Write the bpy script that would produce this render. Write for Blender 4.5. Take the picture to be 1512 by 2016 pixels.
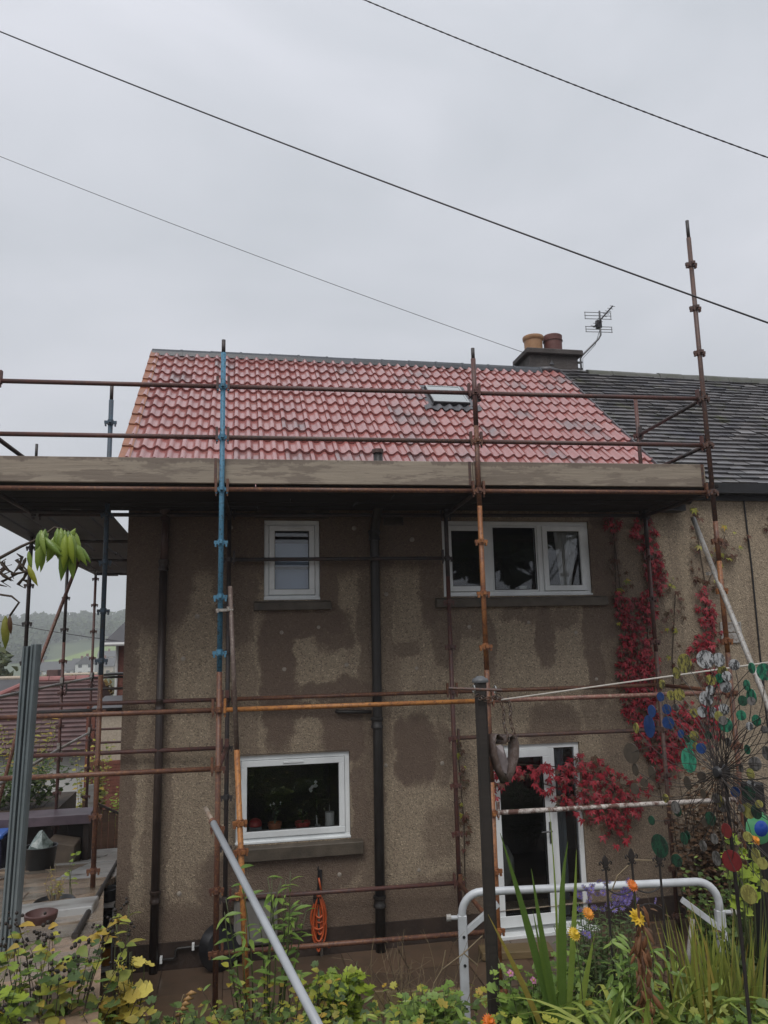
import bpy, math, random
from math import sin, cos, pi, radians, sqrt, atan2
from mathutils import Vector, Matrix, Euler
random.seed(7)
scene = bpy.context.scene
for ob in list(bpy.data.objects): bpy.data.objects.remove(ob)
COL = scene.collection

# ------------------------------------------------------------------ camera
cam_data = bpy.data.cameras.new('camera'); cam = bpy.data.objects.new('camera', cam_data); COL.objects.link(cam)
cam_data.sensor_fit = 'VERTICAL'; cam_data.sensor_height = 24.0; cam_data.lens = 24.0 * 1514 / 2016
cam_data.clip_end = 6000; cam_data.clip_start = 0.05
yaw, pitch, roll = radians(11.11), radians(9.715), radians(-1.331)
fw = Vector((sin(yaw) * cos(pitch), cos(yaw) * cos(pitch), sin(pitch)))
rt = Vector((cos(yaw), -sin(yaw), 0)); up = rt.cross(fw)
rt2 = cos(roll) * rt + sin(roll) * up; up2 = -sin(roll) * rt + cos(roll) * up
M = Matrix((rt2, up2, -fw)).transposed().to_4x4(); M.translation = Vector((0.124, -7.112, 3.162))
cam.matrix_world = M
scene.camera = cam

# ------------------------------------------------------------------ overcast sky, weak broad sun
world = bpy.data.worlds.new('World'); scene.world = world; world.use_nodes = True
nt = world.node_tree; nt.nodes.clear()
SUN_EL, SUN_ROT = radians(55), radians(200)
sky = nt.nodes.new('ShaderNodeTexSky'); sky.sky_type = 'NISHITA'; sky.sun_disc = False
sky.sun_elevation = SUN_EL; sky.sun_rotation = SUN_ROT; sky.air_density = 1.6; sky.dust_density = 4.0
bg1 = nt.nodes.new('ShaderNodeBackground'); bg1.inputs[1].default_value = 0.06
nt.links.new(sky.outputs[0], bg1.inputs[0])
tc = nt.nodes.new('ShaderNodeTexCoord')
mp = nt.nodes.new('ShaderNodeMapping'); mp.inputs['Scale'].default_value = (1.2, 1.2, 2.6)
nt.links.new(tc.outputs['Generated'], mp.inputs[0])
nz = nt.nodes.new('ShaderNodeTexNoise'); nz.inputs['Scale'].default_value = 1.7; nz.inputs['Detail'].default_value = 4
nz.inputs['Roughness'].default_value = 0.5; nz.inputs['Distortion'].default_value = 0.4
nt.links.new(mp.outputs[0], nz.inputs[0])
cr = nt.nodes.new('ShaderNodeValToRGB')
cr.color_ramp.elements[0].position = 0.30; cr.color_ramp.elements[0].color = (0.51, 0.54, 0.585, 1)
cr.color_ramp.elements[1].position = 0.72; cr.color_ramp.elements[1].color = (0.70, 0.715, 0.775, 1)
nt.links.new(nz.outputs[0], cr.inputs[0])
bg2 = nt.nodes.new('ShaderNodeBackground')
sxyz = nt.nodes.new('ShaderNodeSeparateXYZ'); nt.links.new(tc.outputs['Generated'], sxyz.inputs[0])
grad = nt.nodes.new('ShaderNodeMath'); grad.operation = 'MULTIPLY_ADD'; grad.use_clamp = False
mxz = nt.nodes.new('ShaderNodeMath'); mxz.operation = 'MAXIMUM'; mxz.inputs[1].default_value = 0.0; nt.links.new(sxyz.outputs[2], mxz.inputs[0])
nt.links.new(mxz.outputs[0], grad.inputs[0]); grad.inputs[1].default_value = 0.33; grad.inputs[2].default_value = 0.80
nt.links.new(grad.outputs[0], bg2.inputs[1])
nt.links.new(cr.outputs[0], bg2.inputs[0])
mx = nt.nodes.new('ShaderNodeMixShader'); mx.inputs[0].default_value = 0.93
nt.links.new(bg1.outputs[0], mx.inputs[1]); nt.links.new(bg2.outputs[0], mx.inputs[2])
wo = nt.nodes.new('ShaderNodeOutputWorld'); nt.links.new(mx.outputs[0], wo.inputs[0])

sd = bpy.data.lights.new('sun', 'SUN'); sun = bpy.data.objects.new('sun', sd); COL.objects.link(sun)
sd.energy = 1.5; sd.angle = radians(35); sd.color = (1.0, 0.97, 0.93)
sdir = Vector((sin(SUN_ROT) * cos(SUN_EL), cos(SUN_ROT) * cos(SUN_EL), sin(SUN_EL)))
sun.rotation_euler = sdir.to_track_quat('Z', 'Y').to_euler()
vs = scene.view_settings; vs.view_transform = 'Standard'; vs.look = 'None'; vs.exposure = 0.25; vs.gamma = 1.0
vs.use_curve_mapping = False
scene.render.engine = 'CYCLES'
scene.cycles.max_bounces = 6; scene.cycles.volume_bounces = 1; scene.cycles.transparent_max_bounces = 12

# ------------------------------------------------------------------ object helpers
ORG = {}
def link(o): COL.objects.link(o); return o
def tag(o, label=None, cat=None, group=None, kind=None):
    if label: o['label'] = label
    if cat: o['category'] = cat
    if group: o['group'] = group
    if kind: o['kind'] = kind
    return o
def thing(name, loc, label, cat, group=None):
    o = link(bpy.data.objects.new(name, None)); o.location = loc; o.empty_display_size = 0.1
    ORG[o.name] = Vector(loc)
    return tag(o, label, cat, group)
def place(me, name, parent=None, loc=None, rot=None, scale=None):
    """one more object of an existing mesh; loc in world metres"""
    o = link(bpy.data.objects.new(name, me))
    off = ORG[parent.name] if parent else Vector((0, 0, 0))
    if parent: o.parent = parent
    if isinstance(loc, Matrix):
        m = loc.copy(); m.translation = m.translation - off; o.matrix_local = m; ORG[o.name] = loc.translation.copy()
    else:
        l = Vector(loc) if loc is not None else off.copy()
        o.location = l - off; ORG[o.name] = l
        if rot: o.rotation_euler = rot
        if scale: o.scale = scale if not isinstance(scale, (int, float)) else (scale,) * 3
    return o
class MB:
    def __init__(s): s.v = []; s.f = []; s.m = []
    def add(s, vs_, fs, mi=0):
        n = len(s.v); s.v += [tuple(p) for p in vs_]; s.f += [tuple(i + n for i in f) for f in fs]; s.m += [mi] * len(fs); return s
    def box(s, x0, x1, y0, y1, z0, z1, mi=0):
        return s.add([(x0, y0, z0), (x1, y0, z0), (x1, y1, z0), (x0, y1, z0), (x0, y0, z1), (x1, y0, z1), (x1, y1, z1), (x0, y1, z1)],
                     [(3, 2, 1, 0), (4, 5, 6, 7), (0, 1, 5, 4), (1, 2, 6, 5), (2, 3, 7, 6), (3, 0, 4, 7)], mi)
    def obox(s, c, ax, ay, az, mi=0):
        """box centred at c with half-axis vectors"""
        c, ax, ay, az = map(Vector, (c, ax, ay, az))
        P = [c + i * ax + j * ay + k * az for k in (-1, 1) for i, j in ((-1, -1), (1, -1), (1, 1), (-1, 1))]
        return s.add(P, [(3, 2, 1, 0), (4, 5, 6, 7), (0, 1, 5, 4), (1, 2, 6, 5), (2, 3, 7, 6), (3, 0, 4, 7)], mi)
    def prism(s, poly, d, mi=0):
        """extrude a planar polygon (list of points) by vector d"""
        n = len(poly); P = [Vector(p) for p in poly]; d = Vector(d)
        return s.add(P + [p + d for p in P], [tuple(range(n))[::-1], tuple(range(n, 2 * n))] + [(i, (i + 1) % n, n + (i + 1) % n, n + i) for i in range(n)], mi)
    def path(s, pts, r, n=8, cap=True, mi=0):
        P = [Vector(p) for p in pts]; R = r if isinstance(r, (list, tuple)) else [r] * len(P)
        base = len(s.v); prev = None; L = len(P)
        for i, p in enumerate(P):
            t = (P[min(i + 1, L - 1)] - P[max(i - 1, 0)]).normalized()
            if prev is None:
                a = t.orthogonal().normalized()
            else:
                a = (prev - t * prev.dot(t)); a = a.normalized() if a.length > 1e-6 else t.orthogonal().normalized()
            prev = a; b = t.cross(a)
            for k in range(n):
                q = 2 * pi * k / n; s.v.append(tuple(p + R[i] * (cos(q) * a + sin(q) * b)))
        for i in range(L - 1):
            for k in range(n):
                s.f.append((base + i * n + k, base + i * n + (k + 1) % n, base + (i + 1) * n + (k + 1) % n, base + (i + 1) * n + k)); s.m.append(mi)
        if cap:
            s.f.append(tuple(base + k for k in range(n))[::-1]); s.m.append(mi)
            s.f.append(tuple(base + (L - 1) * n + k for k in range(n))); s.m.append(mi)
        return s
    def lathe(s, c, prof, n=16, axis='z', mi=0):
        c = Vector(c); base = len(s.v)
        for r, h in prof:
            for k in range(n):
                q = 2 * pi * k / n
                s.v.append(tuple(c + (Vector((r * cos(q), r * sin(q), h)) if axis == 'z' else Vector((r * cos(q), h, r * sin(q))))))
        for i in range(len(prof) - 1):
            for k in range(n):
                s.f.append((base + i * n + k, base + i * n + (k + 1) % n, base + (i + 1) * n + (k + 1) % n, base + (i + 1) * n + k)); s.m.append(mi)
        return s
    def mesh(s, name, mats, smooth=False, off=(0, 0, 0)):
        me = bpy.data.meshes.new(name); ox, oy, oz = off
        me.from_pydata([(x - ox, y - oy, z - oz) for x, y, z in s.v], [], s.f)
        for m in (mats if isinstance(mats, (list, tuple)) else [mats]): me.materials.append(m)
        if any(s.m): me.polygons.foreach_set('material_index', s.m)
        if smooth: me.polygons.foreach_set('use_smooth', [True] * len(s.f))
        me.update(); return me
    def build(s, name, mats, parent=None, smooth=False, at=None):
        off = ORG[parent.name] if parent else Vector(at or (0, 0, 0))
        o = link(bpy.data.objects.new(name, s.mesh(name, mats, smooth, off)))
        if parent: o.parent = parent
        else: o.location = off
        ORG[o.name] = Vector(off)
        return o
def smooth_angle(o, deg=40):
    me = o.data
    me.polygons.foreach_set('use_smooth', [True] * len(me.polygons))
    me.set_sharp_from_angle(angle=radians(deg))
    return o

# ------------------------------------------------------------------ materials
class NB:
    def __init__(s, name):
        s.m = bpy.data.materials.new(name); s.m.use_nodes = True; s.t = s.m.node_tree; s.t.nodes.clear()
        s.out = s.n('ShaderNodeOutputMaterial'); s.b = s.n('ShaderNodeBsdfPrincipled'); s.l(s.b.outputs[0], s.out.inputs[0])
        s.pos = s.n('ShaderNodeNewGeometry').outputs['Position']
    def n(s, t, **k):
        q = s.t.nodes.new(t)
        for a, v in k.items(): setattr(q, a, v)
        return q
    def l(s, a, b): s.t.links.new(a, b)
    def val(s, sock, v):
        if isinstance(v, (int, float)): sock.default_value = v
        elif isinstance(v, (tuple, list)): sock.default_value = tuple(v) + ((1,) if len(v) == 3 and len(sock.default_value) == 4 else ())
        else: s.l(v, sock)
    def math(s, op, a, b=0.0, c=0.0, clamp=False):
        q = s.n('ShaderNodeMath', operation=op); q.use_clamp = clamp
        for i, v in enumerate((a, b, c)): s.val(q.inputs[i], v)
        return q.outputs[0]
    def noise(s, scale, detail=3, rough=0.55, vec=None, dist=0.0, sc=None):
        q = s.n('ShaderNodeTexNoise'); q.inputs['Scale'].default_value = scale; q.inputs['Detail'].default_value = detail
        q.inputs['Roughness'].default_value = rough; q.inputs['Distortion'].default_value = dist
        v = vec or s.pos
        if sc:
            mp_ = s.n('ShaderNodeMapping'); mp_.inputs['Scale'].default_value = sc; s.l(v, mp_.inputs[0]); v = mp_.outputs[0]
        s.l(v, q.inputs[0]); return q.outputs[0]
    def vor(s, scale, feature='F1', out='Distance', vec=None):
        q = s.n('ShaderNodeTexVoronoi', feature=feature); q.inputs['Scale'].default_value = scale; s.l(vec or s.pos, q.inputs[0]); return q.outputs[out]
    def ramp(s, f, *stops):
        q = s.n('ShaderNodeValToRGB'); e = q.color_ramp.elements
        while len(e) < len(stops): e.new(0.5)
        for i, (p, c) in enumerate(stops):
            e[i].position = p; e[i].color = (tuple(c) + (1,)) if isinstance(c, (tuple, list)) else (c, c, c, 1)
        s.l(f, q.inputs[0]); return q.outputs[0]
    def mix(s, f, a, b, mode='MIX'):
        q = s.n('ShaderNodeMix', data_type='RGBA', blend_type=mode); s.val(q.inputs[0], f); s.val(q.inputs[6], a); s.val(q.inputs[7], b); return q.outputs[2]
    def bump(s, h, strength=0.3, dist=0.01):
        q = s.n('ShaderNodeBump'); q.inputs['Strength'].default_value = strength; q.inputs['Distance'].default_value = dist
        s.l(h, q.inputs['Height']); s.l(q.outputs[0], s.b.inputs['Normal']); return q
    def fin(s, col, rough=0.5, metal=0.0, spec=0.5):
        s.val(s.b.inputs['Base Color'], col); s.val(s.b.inputs['Roughness'], rough); s.val(s.b.inputs['Metallic'], metal)
        s.b.inputs['Specular IOR Level'].default_value = spec
        return s.m
def plain(name, c, rough=0.5, var=0.25, scale=6.0, metal=0.0, bump=0.0, bscale=60.0, spec=0.5, c2=None):
    b = NB(name); f = b.noise(scale, 4, 0.6)
    c2 = c2 or tuple(x * (1 - var) * 0.9 for x in c); c1 = c if c2 else c
    col = b.mix(b.ramp(f, (0.3, 0.0), (0.7, 1.0)), c2, c1)
    if bump: b.bump(b.noise(bscale, 3), bump, 0.01)
    return b.fin(col, rough, metal, spec)
def rusty(name, a, bcol, ccol, rough=0.5, scale=7.0, lo=0.42, hi=0.62):
    """scaffold paint / rust: three tones in patches and specks"""
    b = NB(name)
    f1 = b.ramp(b.noise(scale, 5, 0.7, sc=(1, 1, 0.6)), (lo, 0.0), (hi, 1.0))
    f2 = b.ramp(b.noise(scale * 6, 4, 0.7), (0.5, 0.0), (0.68, 1.0))
    col = b.mix(f2, b.mix(f1, a, bcol), ccol)
    b.bump(b.noise(scale * 14, 3), 0.25, 0.004)
    return b.fin(col, rough)
def foliage(name, stops, rough=0.5, trans=0.25):
    """leaf: colour differs per leaf (object or island), fine vein noise"""
    stops = [(c[0] * 1.2, c[1] * 1.15, c[2] * 0.85) for c in stops] if stops[0][1] > stops[0][0] * 0.8 else stops
    b = NB(name)
    oi = b.n('ShaderNodeObjectInfo').outputs['Random']; gi = b.t.nodes.new('ShaderNodeNewGeometry').outputs['Random Per Island']
    r = b.math('FRACT', b.math('ADD', oi, gi))
    r = b.math('ADD', b.math('MULTIPLY', r, 0.8), b.math('MULTIPLY', b.noise(18, 3), 0.25))
    n = len(stops); col = b.ramp(r, *[(i / max(1, n - 1) * 0.9 + 0.05, c) for i, c in enumerate(stops)])
    col = b.mix(b.math('MULTIPLY', b.noise(90, 2), 0.35), col, tuple(x * 0.4 for x in stops[0]))
    b.bump(b.noise(160, 3, sc=(1, 1, 1)), 0.35, 0.004)
    b.fin(col, rough)
    tr = b.n('ShaderNodeBsdfTranslucent'); b.l(col, tr.inputs[0])
    ms = b.n('ShaderNodeMixShader'); ms.inputs[0].default_value = trans
    b.l(b.b.outputs[0], ms.inputs[1]); b.l(tr.outputs[0], ms.inputs[2]); b.l(ms.outputs[0], b.out.inputs[0])
    return b.m
def glass_mat(name, tint=(0.97, 0.98, 0.98)):
    b = NB(name); b.t.nodes.remove(b.b)
    g = b.n('ShaderNodeBsdfGlossy'); g.inputs['Roughness'].default_value = 0.02; g.inputs[0].default_value = (0.95, 0.97, 1, 1)
    t = b.n('ShaderNodeBsdfTransparent'); t.inputs[0].default_value = tuple(tint) + (1,)
    fr = b.n('ShaderNodeFresnel'); fr.inputs[0].default_value = 1.52
    ms = b.n('ShaderNodeMixShader'); b.l(b.math('MULTIPLY', fr.outputs[0], 1.0, clamp=True), ms.inputs[0]); b.l(t.outputs[0], ms.inputs[1]); b.l(g.outputs[0], ms.inputs[2])
    b.l(ms.outputs[0], b.out.inputs[0]); return b.m

def wall_mat(name, stains, dry, wet):
    """wet pebbledash: fine stone dash, soaked areas darker with ragged edges (rain driven stains with their own shape)"""
    b = NB(name)
    sp = b.n('ShaderNodeSeparateXYZ'); b.l(b.pos, sp.inputs[0]); X, Z = sp.outputs[0], sp.outputs[2]
    nx = b.math('MULTIPLY', b.math('SUBTRACT', b.noise(3.4, 6, 0.7), 0.5), 0.34)
    nz_ = b.math('MULTIPLY', b.math('SUBTRACT', b.noise(3.0, 6, 0.7, sc=(1.3, 1, 0.8)), 0.5), 0.42)
    acc = None
    for (x, z, rx, rz, k) in stains:
        dx = b.math('DIVIDE', b.math('SUBTRACT', b.math('ADD', X, nx), x), rx)
        dz = b.math('DIVIDE', b.math('SUBTRACT', b.math('ADD', Z, nz_), z), rz)
        p4 = b.math('ADD', b.math('POWER', b.math('ABSOLUTE', dx), 3.0), b.math('POWER', b.math('ABSOLUTE', dz), 3.0))
        q = b.n('ShaderNodeMapRange'); q.interpolation_type = 'SMOOTHSTEP'; b.l(p4, q.inputs[0])
        q.inputs[1].default_value = 1.5; q.inputs[2].default_value = 0.55; q.inputs[3].default_value = 0.0; q.inputs[4].default_value = k
        acc = q.outputs[0] if acc is None else b.math('MAXIMUM', acc, q.outputs[0])
    strk = b.ramp(b.noise(1.1, 5, 0.65, sc=(5.5, 1, 0.42)), (0.50, 0.0), (0.72, 0.5))
    big = b.math('MAXIMUM', b.ramp(b.noise(0.9, 5, 0.6), (0.45, 0.0), (0.8, 0.35)), strk)
    soak = b.math('MAXIMUM', acc, big) if acc else big
    st = b.vor(92, out='Color'); sepc = b.n('ShaderNodeSeparateColor'); b.l(st, sepc.inputs[0])
    tone = b.ramp(sepc.outputs[0], (0.0, tuple(x * 0.30 for x in dry)), (0.16, tuple(x * 0.80 for x in dry)), (0.7, dry), (0.95, tuple(min(1, x * 1.3) for x in dry)), (1.0, tuple(min(1, x * 1.9) for x in dry)))
    tone = b.mix(b.math('MULTIPLY', b.noise(9, 4), 0.5), tone, tuple(x * 0.7 for x in dry))
    wetc = b.mix(0.80, tone, wet)
    col = b.mix(soak, tone, wetc)
    b.bump(b.math('ADD', b.vor(92), b.math('MULTIPLY', b.noise(16, 4), 0.8)), 0.75, 0.010)
    rough = b.math('SUBTRACT', 0.82, b.math('MULTIPLY', soak, 0.22))
    return b.fin(col, rough, 0, 0.35)

# world x, z, half widths, strength
STAINS = [(-0.72, 4.25, 0.42, 0.95, 0.95), (-0.99, 2.0, 0.12, 2.4, 0.8), (-0.63, 1.6, 0.13, 3.4, 0.55), (0.55, 4.55, 2.2, 0.62, 0.9), (0.15, 3.75, 0.24, 0.6, 0.8), (0.25, 1.9, 0.14, 1.4, 0.45),
          (0.60, 2.85, 0.19, 0.85, 0.95), (0.98, 3.42, 0.45, 0.17, 0.95), (1.25, 3.25, 0.22, 0.13, 0.85), (1.15, 3.6, 0.16, 0.5, 0.85), (0.72, 2.62, 0.14, 0.2, 0.8),
          (1.25, 2.66, 0.42, 0.13, 0.9), (1.32, 2.22, 0.24, 0.34, 0.95), (1.05, 2.42, 0.35, 0.07, 0.9), (1.62, 2.2, 0.12, 2.6, 0.7), (1.80, 3.2, 0.10, 1.4, 0.5), (2.12, 1.98, 0.24, 0.38, 0.97), (2.42, 1.95, 0.10, 0.35, 0.7), (2.02, 3.08, 0.17, 0.11, 0.7),
          (2.36, 3.95, 0.14, 0.65, 0.85), (2.5, 3.25, 0.16, 0.35, 0.7), (2.75, 3.42, 0.3, 0.2, 0.6), (3.05, 3.1, 0.07, 0.42, 0.75), (3.45, 3.45, 0.25, 0.10, 0.7), (3.72, 3.22, 0.11, 0.36, 0.85), (3.98, 3.42, 0.18, 0.12, 0.7), (4.32, 3.3, 0.13, 0.42, 0.85), (4.36, 2.75, 0.12, 0.36, 0.9), (4.55, 3.95, 0.22, 0.85, 0.9), (3.78, 2.22, 0.32, 0.24, 0.75), (4.25, 2.35, 0.12, 0.25, 0.55),
          (0.05, 0.15, 1.2, 0.45, 0.85), (0.25, 0.75, 0.45, 0.32, 0.85), (0.9, 0.80, 0.62, 0.20, 0.9), (1.48, 1.35, 0.10, 0.55, 0.85), (1.3, 0.2, 1.7, 0.42, 0.85), (2.45, 0.3, 0.7, 0.35, 0.7), (2.35, 1.1, 0.18, 0.3, 0.5), (4.85, 2.4, 0.5, 2.4, 0.55), (5.9, 3.3, 0.22, 1.1, 0.45), (5.2, 0.5, 1.2, 0.6, 0.6)]
m_wall = wall_mat('pebbledash', STAINS, (0.365, 0.294, 0.210), (0.100, 0.062, 0.047))
m_gable = wall_mat('pebbledash_gable', [(0, 3, 9, 9, 0.4)], (0.25, 0.2, 0.14), (0.07, 0.045, 0.033))
m_plinth = plain('wet_plinth', (0.055, 0.036, 0.027), 0.6, 0.5, 5, bump=0.5, bscale=30)
m_stone = plain('cast_stone', (0.115, 0.093, 0.068), 0.55, 0.5, 6, bump=0.4, bscale=70)
m_upvc = plain('white_upvc', (0.86, 0.89, 0.89), 0.28, 0.10, 3)
m_seal = plain('black_gasket', (0.015, 0.015, 0.015), 0.6)
m_glass = glass_mat('window_glass')
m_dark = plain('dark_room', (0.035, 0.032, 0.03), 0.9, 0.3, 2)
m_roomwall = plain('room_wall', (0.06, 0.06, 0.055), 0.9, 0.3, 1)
m_pipe = plain('black_pipe', (0.030, 0.027, 0.025), 0.45, 0.4, 5, bump=0.2)
m_pipe_dbrown = plain('dark_brown_pipe', (0.048, 0.032, 0.026), 0.4, 0.5, 4, bump=0.2)
m_pipe_brown = plain('brown_pipe', (0.085, 0.045, 0.035), 0.45, 0.4, 5, bump=0.2)
m_lead = plain('lead', (0.12, 0.12, 0.13), 0.45, 0.3, 5)
m_blackm = plain('black_metal', (0.02, 0.02, 0.022), 0.4, 0.3, 10)

def tile_mat():
    b = NB('red_roof_tile')
    r = b.n('ShaderNodeObjectInfo').outputs['Random']
    base = b.ramp(r, (0.0, (0.34, 0.115, 0.105)), (0.3, (0.40, 0.145, 0.132)), (0.6, (0.31, 0.102, 0.096)), (0.85, (0.39, 0.155, 0.137)), (1.0, (0.345, 0.125, 0.112)))
    grey = b.math('MULTIPLY', b.ramp(r, (0.915, 0.0), (0.93, 1.0)), b.ramp(b.noise(5.0, 5, 0.65), (0.35, 0.15), (0.62, 0.9)))
    col = b.mix(grey, base, (0.125, 0.10, 0.105))
    fleck = b.ramp(b.noise(7.5, 6, 0.75), (0.55, 0.0), (0.72, 0.8))
    col = b.mix(fleck, col, (0.12, 0.075, 0.07))
    col = b.mix(b.math('MULTIPLY', b.noise(55, 3), 0.30), col, (0.34, 0.16, 0.14))
    b.bump(b.math('ADD', b.noise(130, 3), b.math('MULTIPLY', b.noise(18, 3), 1.2)), 0.18, 0.004)
    b.b.inputs['Coat Weight'].default_value = 1.0; b.b.inputs['Coat Roughness'].default_value = 0.2; b.b.inputs['Coat IOR'].default_value = 1.7
    return b.fin(col, b.ramp(b.noise(11, 3), (0.3, 0.28), (0.7, 0.5)), 0, 0.5)
m_tile = tile_mat()
m_verge = plain('verge_orange', (0.36, 0.155, 0.09), 0.45, 0.3, 8)
m_ridge = plain('ridge_grey', (0.050, 0.056, 0.066), 0.38, 0.3, 8)
def slate_mat():
    b = NB('old_grey_tile')
    g = b.t.nodes.new('ShaderNodeNewGeometry').outputs['Random Per Island']
    base = b.ramp(g, (0.0, (0.07, 0.068, 0.072)), (0.5, (0.13, 0.125, 0.13)), (0.85, (0.18, 0.17, 0.17)), (1.0, (0.085, 0.085, 0.10)))
    moss = b.ramp(b.noise(2.6, 6, 0.75), (0.56, 0.0), (0.68, 1.0))
    col = b.mix(moss, base, (0.11, 0.115, 0.06))
    b.bump(b.noise(70, 3), 0.3, 0.004)
    return b.fin(col, 0.3, 0, 0.7)
m_slate = slate_mat()

# scaffold tones
m_maroon = rusty('scaffold_maroon', (0.105, 0.042, 0.036), (0.075, 0.045, 0.042), (0.15, 0.065, 0.04))
m_brown = rusty('scaffold_brown', (0.10, 0.055, 0.045), (0.065, 0.045, 0.042), (0.17, 0.08, 0.045))
m_orange = rusty('scaffold_orange', (0.34, 0.14, 0.045), (0.17, 0.065, 0.032), (0.08, 0.033, 0.02), lo=0.40, hi=0.62)
m_yellow = rusty('scaffold_yellow', (0.44, 0.185, 0.045), (0.25, 0.095, 0.033), (0.12, 0.05, 0.022), lo=0.42, hi=0.66)
m_rust = rusty('scaffold_rust', (0.135, 0.058, 0.035), (0.085, 0.038, 0.028), (0.24, 0.11, 0.045))
m_pink = rusty('scaffold_faded_red', (0.24, 0.105, 0.078), (0.14, 0.062, 0.048), (0.33, 0.26, 0.19))
m_chip = rusty('scaffold_chipped_white', (0.52, 0.48, 0.44), (0.12, 0.06, 0.045), (0.10, 0.05, 0.04), lo=0.46, hi=0.56, scale=11)
m_blue = rusty('scaffold_blue', (0.070, 0.215, 0.33), (0.055, 0.165, 0.255), (0.03, 0.045, 0.05), lo=0.35, hi=0.8)
m_dblue = rusty('scaffold_dull_blue', (0.055, 0.095, 0.135), (0.045, 0.065, 0.085), (0.05, 0.035, 0.03))
m_dsteel = rusty('scaffold_dark', (0.045, 0.042, 0.042), (0.07, 0.045, 0.04), (0.03, 0.028, 0.028))
m_galv = rusty('galvanised', (0.36, 0.35, 0.33), (0.27, 0.25, 0.22), (0.16, 0.11, 0.08), rough=0.4)
m_steelgrey = plain('grey_channel', (0.17, 0.205, 0.215), 0.35, 0.25, 4)
def board_mat(name, c, dark, rough=0.65, band=None):
    b = NB(name); r = b.n('ShaderNodeObjectInfo').outputs['Random']
    g = b.noise(3.0, 6, 0.7, sc=(0.5, 6, 12)); patch = b.ramp(b.noise(1.9, 6, 0.7, sc=(0.6, 1, 3.2)), (0.50, 0.0), (0.55, 1.0))
    col = b.mix(b.ramp(g, (0.3, 0.0), (0.7, 1.0)), tuple(x * 0.62 for x in c), c)
    col = b.mix(b.math('MULTIPLY', patch, 0.8), col, dark)
    kn = b.ramp(b.vor(2.7), (0.025, 1.0), (0.06, 0.0)); col = b.mix(b.math('MULTIPLY', kn, 0.8), col, tuple(x * 0.4 for x in dark))
    sp_ = b.ramp(b.noise(2.0, 4, 0.8, sc=(0.8, 4, 26)), (0.64, 0.0), (0.67, 1.0)); col = b.mix(b.math('MULTIPLY', sp_, 0.7), col, tuple(x * 0.35 for x in dark))
    spl = b.ramp(b.noise(38, 4, 0.7), (0.66, 0.0), (0.72, 1.0)); col = b.mix(b.math('MULTIPLY', spl, 0.35), col, tuple(min(0.5, x * 1.7) for x in c))
    col = b.mix(b.math('MULTIPLY', r, 0.45), col, tuple(x * 0.55 for x in c))
    if band:   # rain-soaked top edge with ragged drips
        sz = b.n('ShaderNodeSeparateXYZ'); b.l(b.pos, sz.inputs[0])
        lim = b.math('ADD', band, b.math('MULTIPLY', b.math('SUBTRACT', b.noise(1.3, 6, 0.75, sc=(1.4, 1, 0.1)), 0.5), 0.30))
        wetm = b.math('MULTIPLY', b.math('SUBTRACT', sz.outputs[2], lim), 60.0, clamp=True); col = b.mix(b.math('MULTIPLY', wetm, 0.75), col, dark)
    b.bump(b.math('SUBTRACT', g, b.math('MULTIPLY', sp_, 0.6)), 0.5, 0.008)
    return b.fin(col, rough)
m_toe = board_mat('wet_scaffold_board', (0.40, 0.335, 0.258), (0.150, 0.115, 0.090), 0.6, 4.862)
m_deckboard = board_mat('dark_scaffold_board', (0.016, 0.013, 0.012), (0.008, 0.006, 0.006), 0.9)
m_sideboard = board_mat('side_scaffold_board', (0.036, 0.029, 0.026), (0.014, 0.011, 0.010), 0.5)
# ================================================================== HOUSE WITH THE NEW RED ROOF
FY = 1.55                      # facade plane
XL, XR = -1.02, 5.60           # gable corner, party line
SL = radians(39.7); CS, SN, TN = cos(SL), sin(SL), math.tan(SL)
EY, EZ = 1.35, 4.85            # eave edge of the roof plane
RY, RZ = 4.80, 4.85 + (4.80 - 1.35) * TN
def roofpt(x, s, w=0.0):       # x along the eaves, s up the slope, w above the plane
    return Vector((x, EY + s * CS - w * SN, EZ + s * SN + w * CS))
house = thing('pebbledash_house', (2.3, FY, 0), 'brown pebbledash house with a new red tiled roof behind the scaffold', 'house')

def wall_with_openings(x0, x1, z0, z1, y0, y1, ops):
    m = MB(); xs = sorted({x0, x1, *[v for o in ops for v in o[:2]]}); zs = sorted({z0, z1, *[v for o in ops for v in o[2:]]})
    inside = lambda x, z: any(o[0] < x < o[1] and o[2] < z < o[3] for o in ops)
    for i in range(len(xs) - 1):
        for j in range(len(zs) - 1):
            a, b, c, d = xs[i], xs[i + 1], zs[j], zs[j + 1]
            if inside((a + b) / 2, (c + d) / 2): continue
            m.add([(a, y0, c), (b, y0, c), (b, y0, d), (a, y0, d)], [(0, 1, 2, 3)])
            m.add([(a, y1, c), (b, y1, c), (b, y1, d), (a, y1, d)], [(3, 2, 1, 0)])
    for a, b, c, d in ops:
        m.add([(a, y0, c), (a, y1, c), (a, y1, d), (a, y0, d)], [(0, 1, 2, 3)])
        m.add([(b, y0, c), (b, y1, c), (b, y1, d), (b, y0, d)], [(3, 2, 1, 0)])
        m.add([(a, y0, d), (b, y0, d), (b, y1, d), (a, y1, d)], [(3, 2, 1, 0)])
        m.add([(a, y0, c), (b, y0, c), (b, y1, c), (a, y1, c)], [(0, 1, 2, 3)])
    for xa, s_ in ((x0, 0), (x1, 1)):
        q = [(xa, y0, z0), (xa, y1, z0), (xa, y1, z1), (xa, y0, z1)]; m.add(q, [(3, 2, 1, 0) if s_ else (0, 1, 2, 3)])
    m.add([(x0, y0, z1), (x1, y0, z1), (x1, y1, z1), (x0, y1, z1)], [(0, 1, 2, 3)])
    return m
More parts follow.
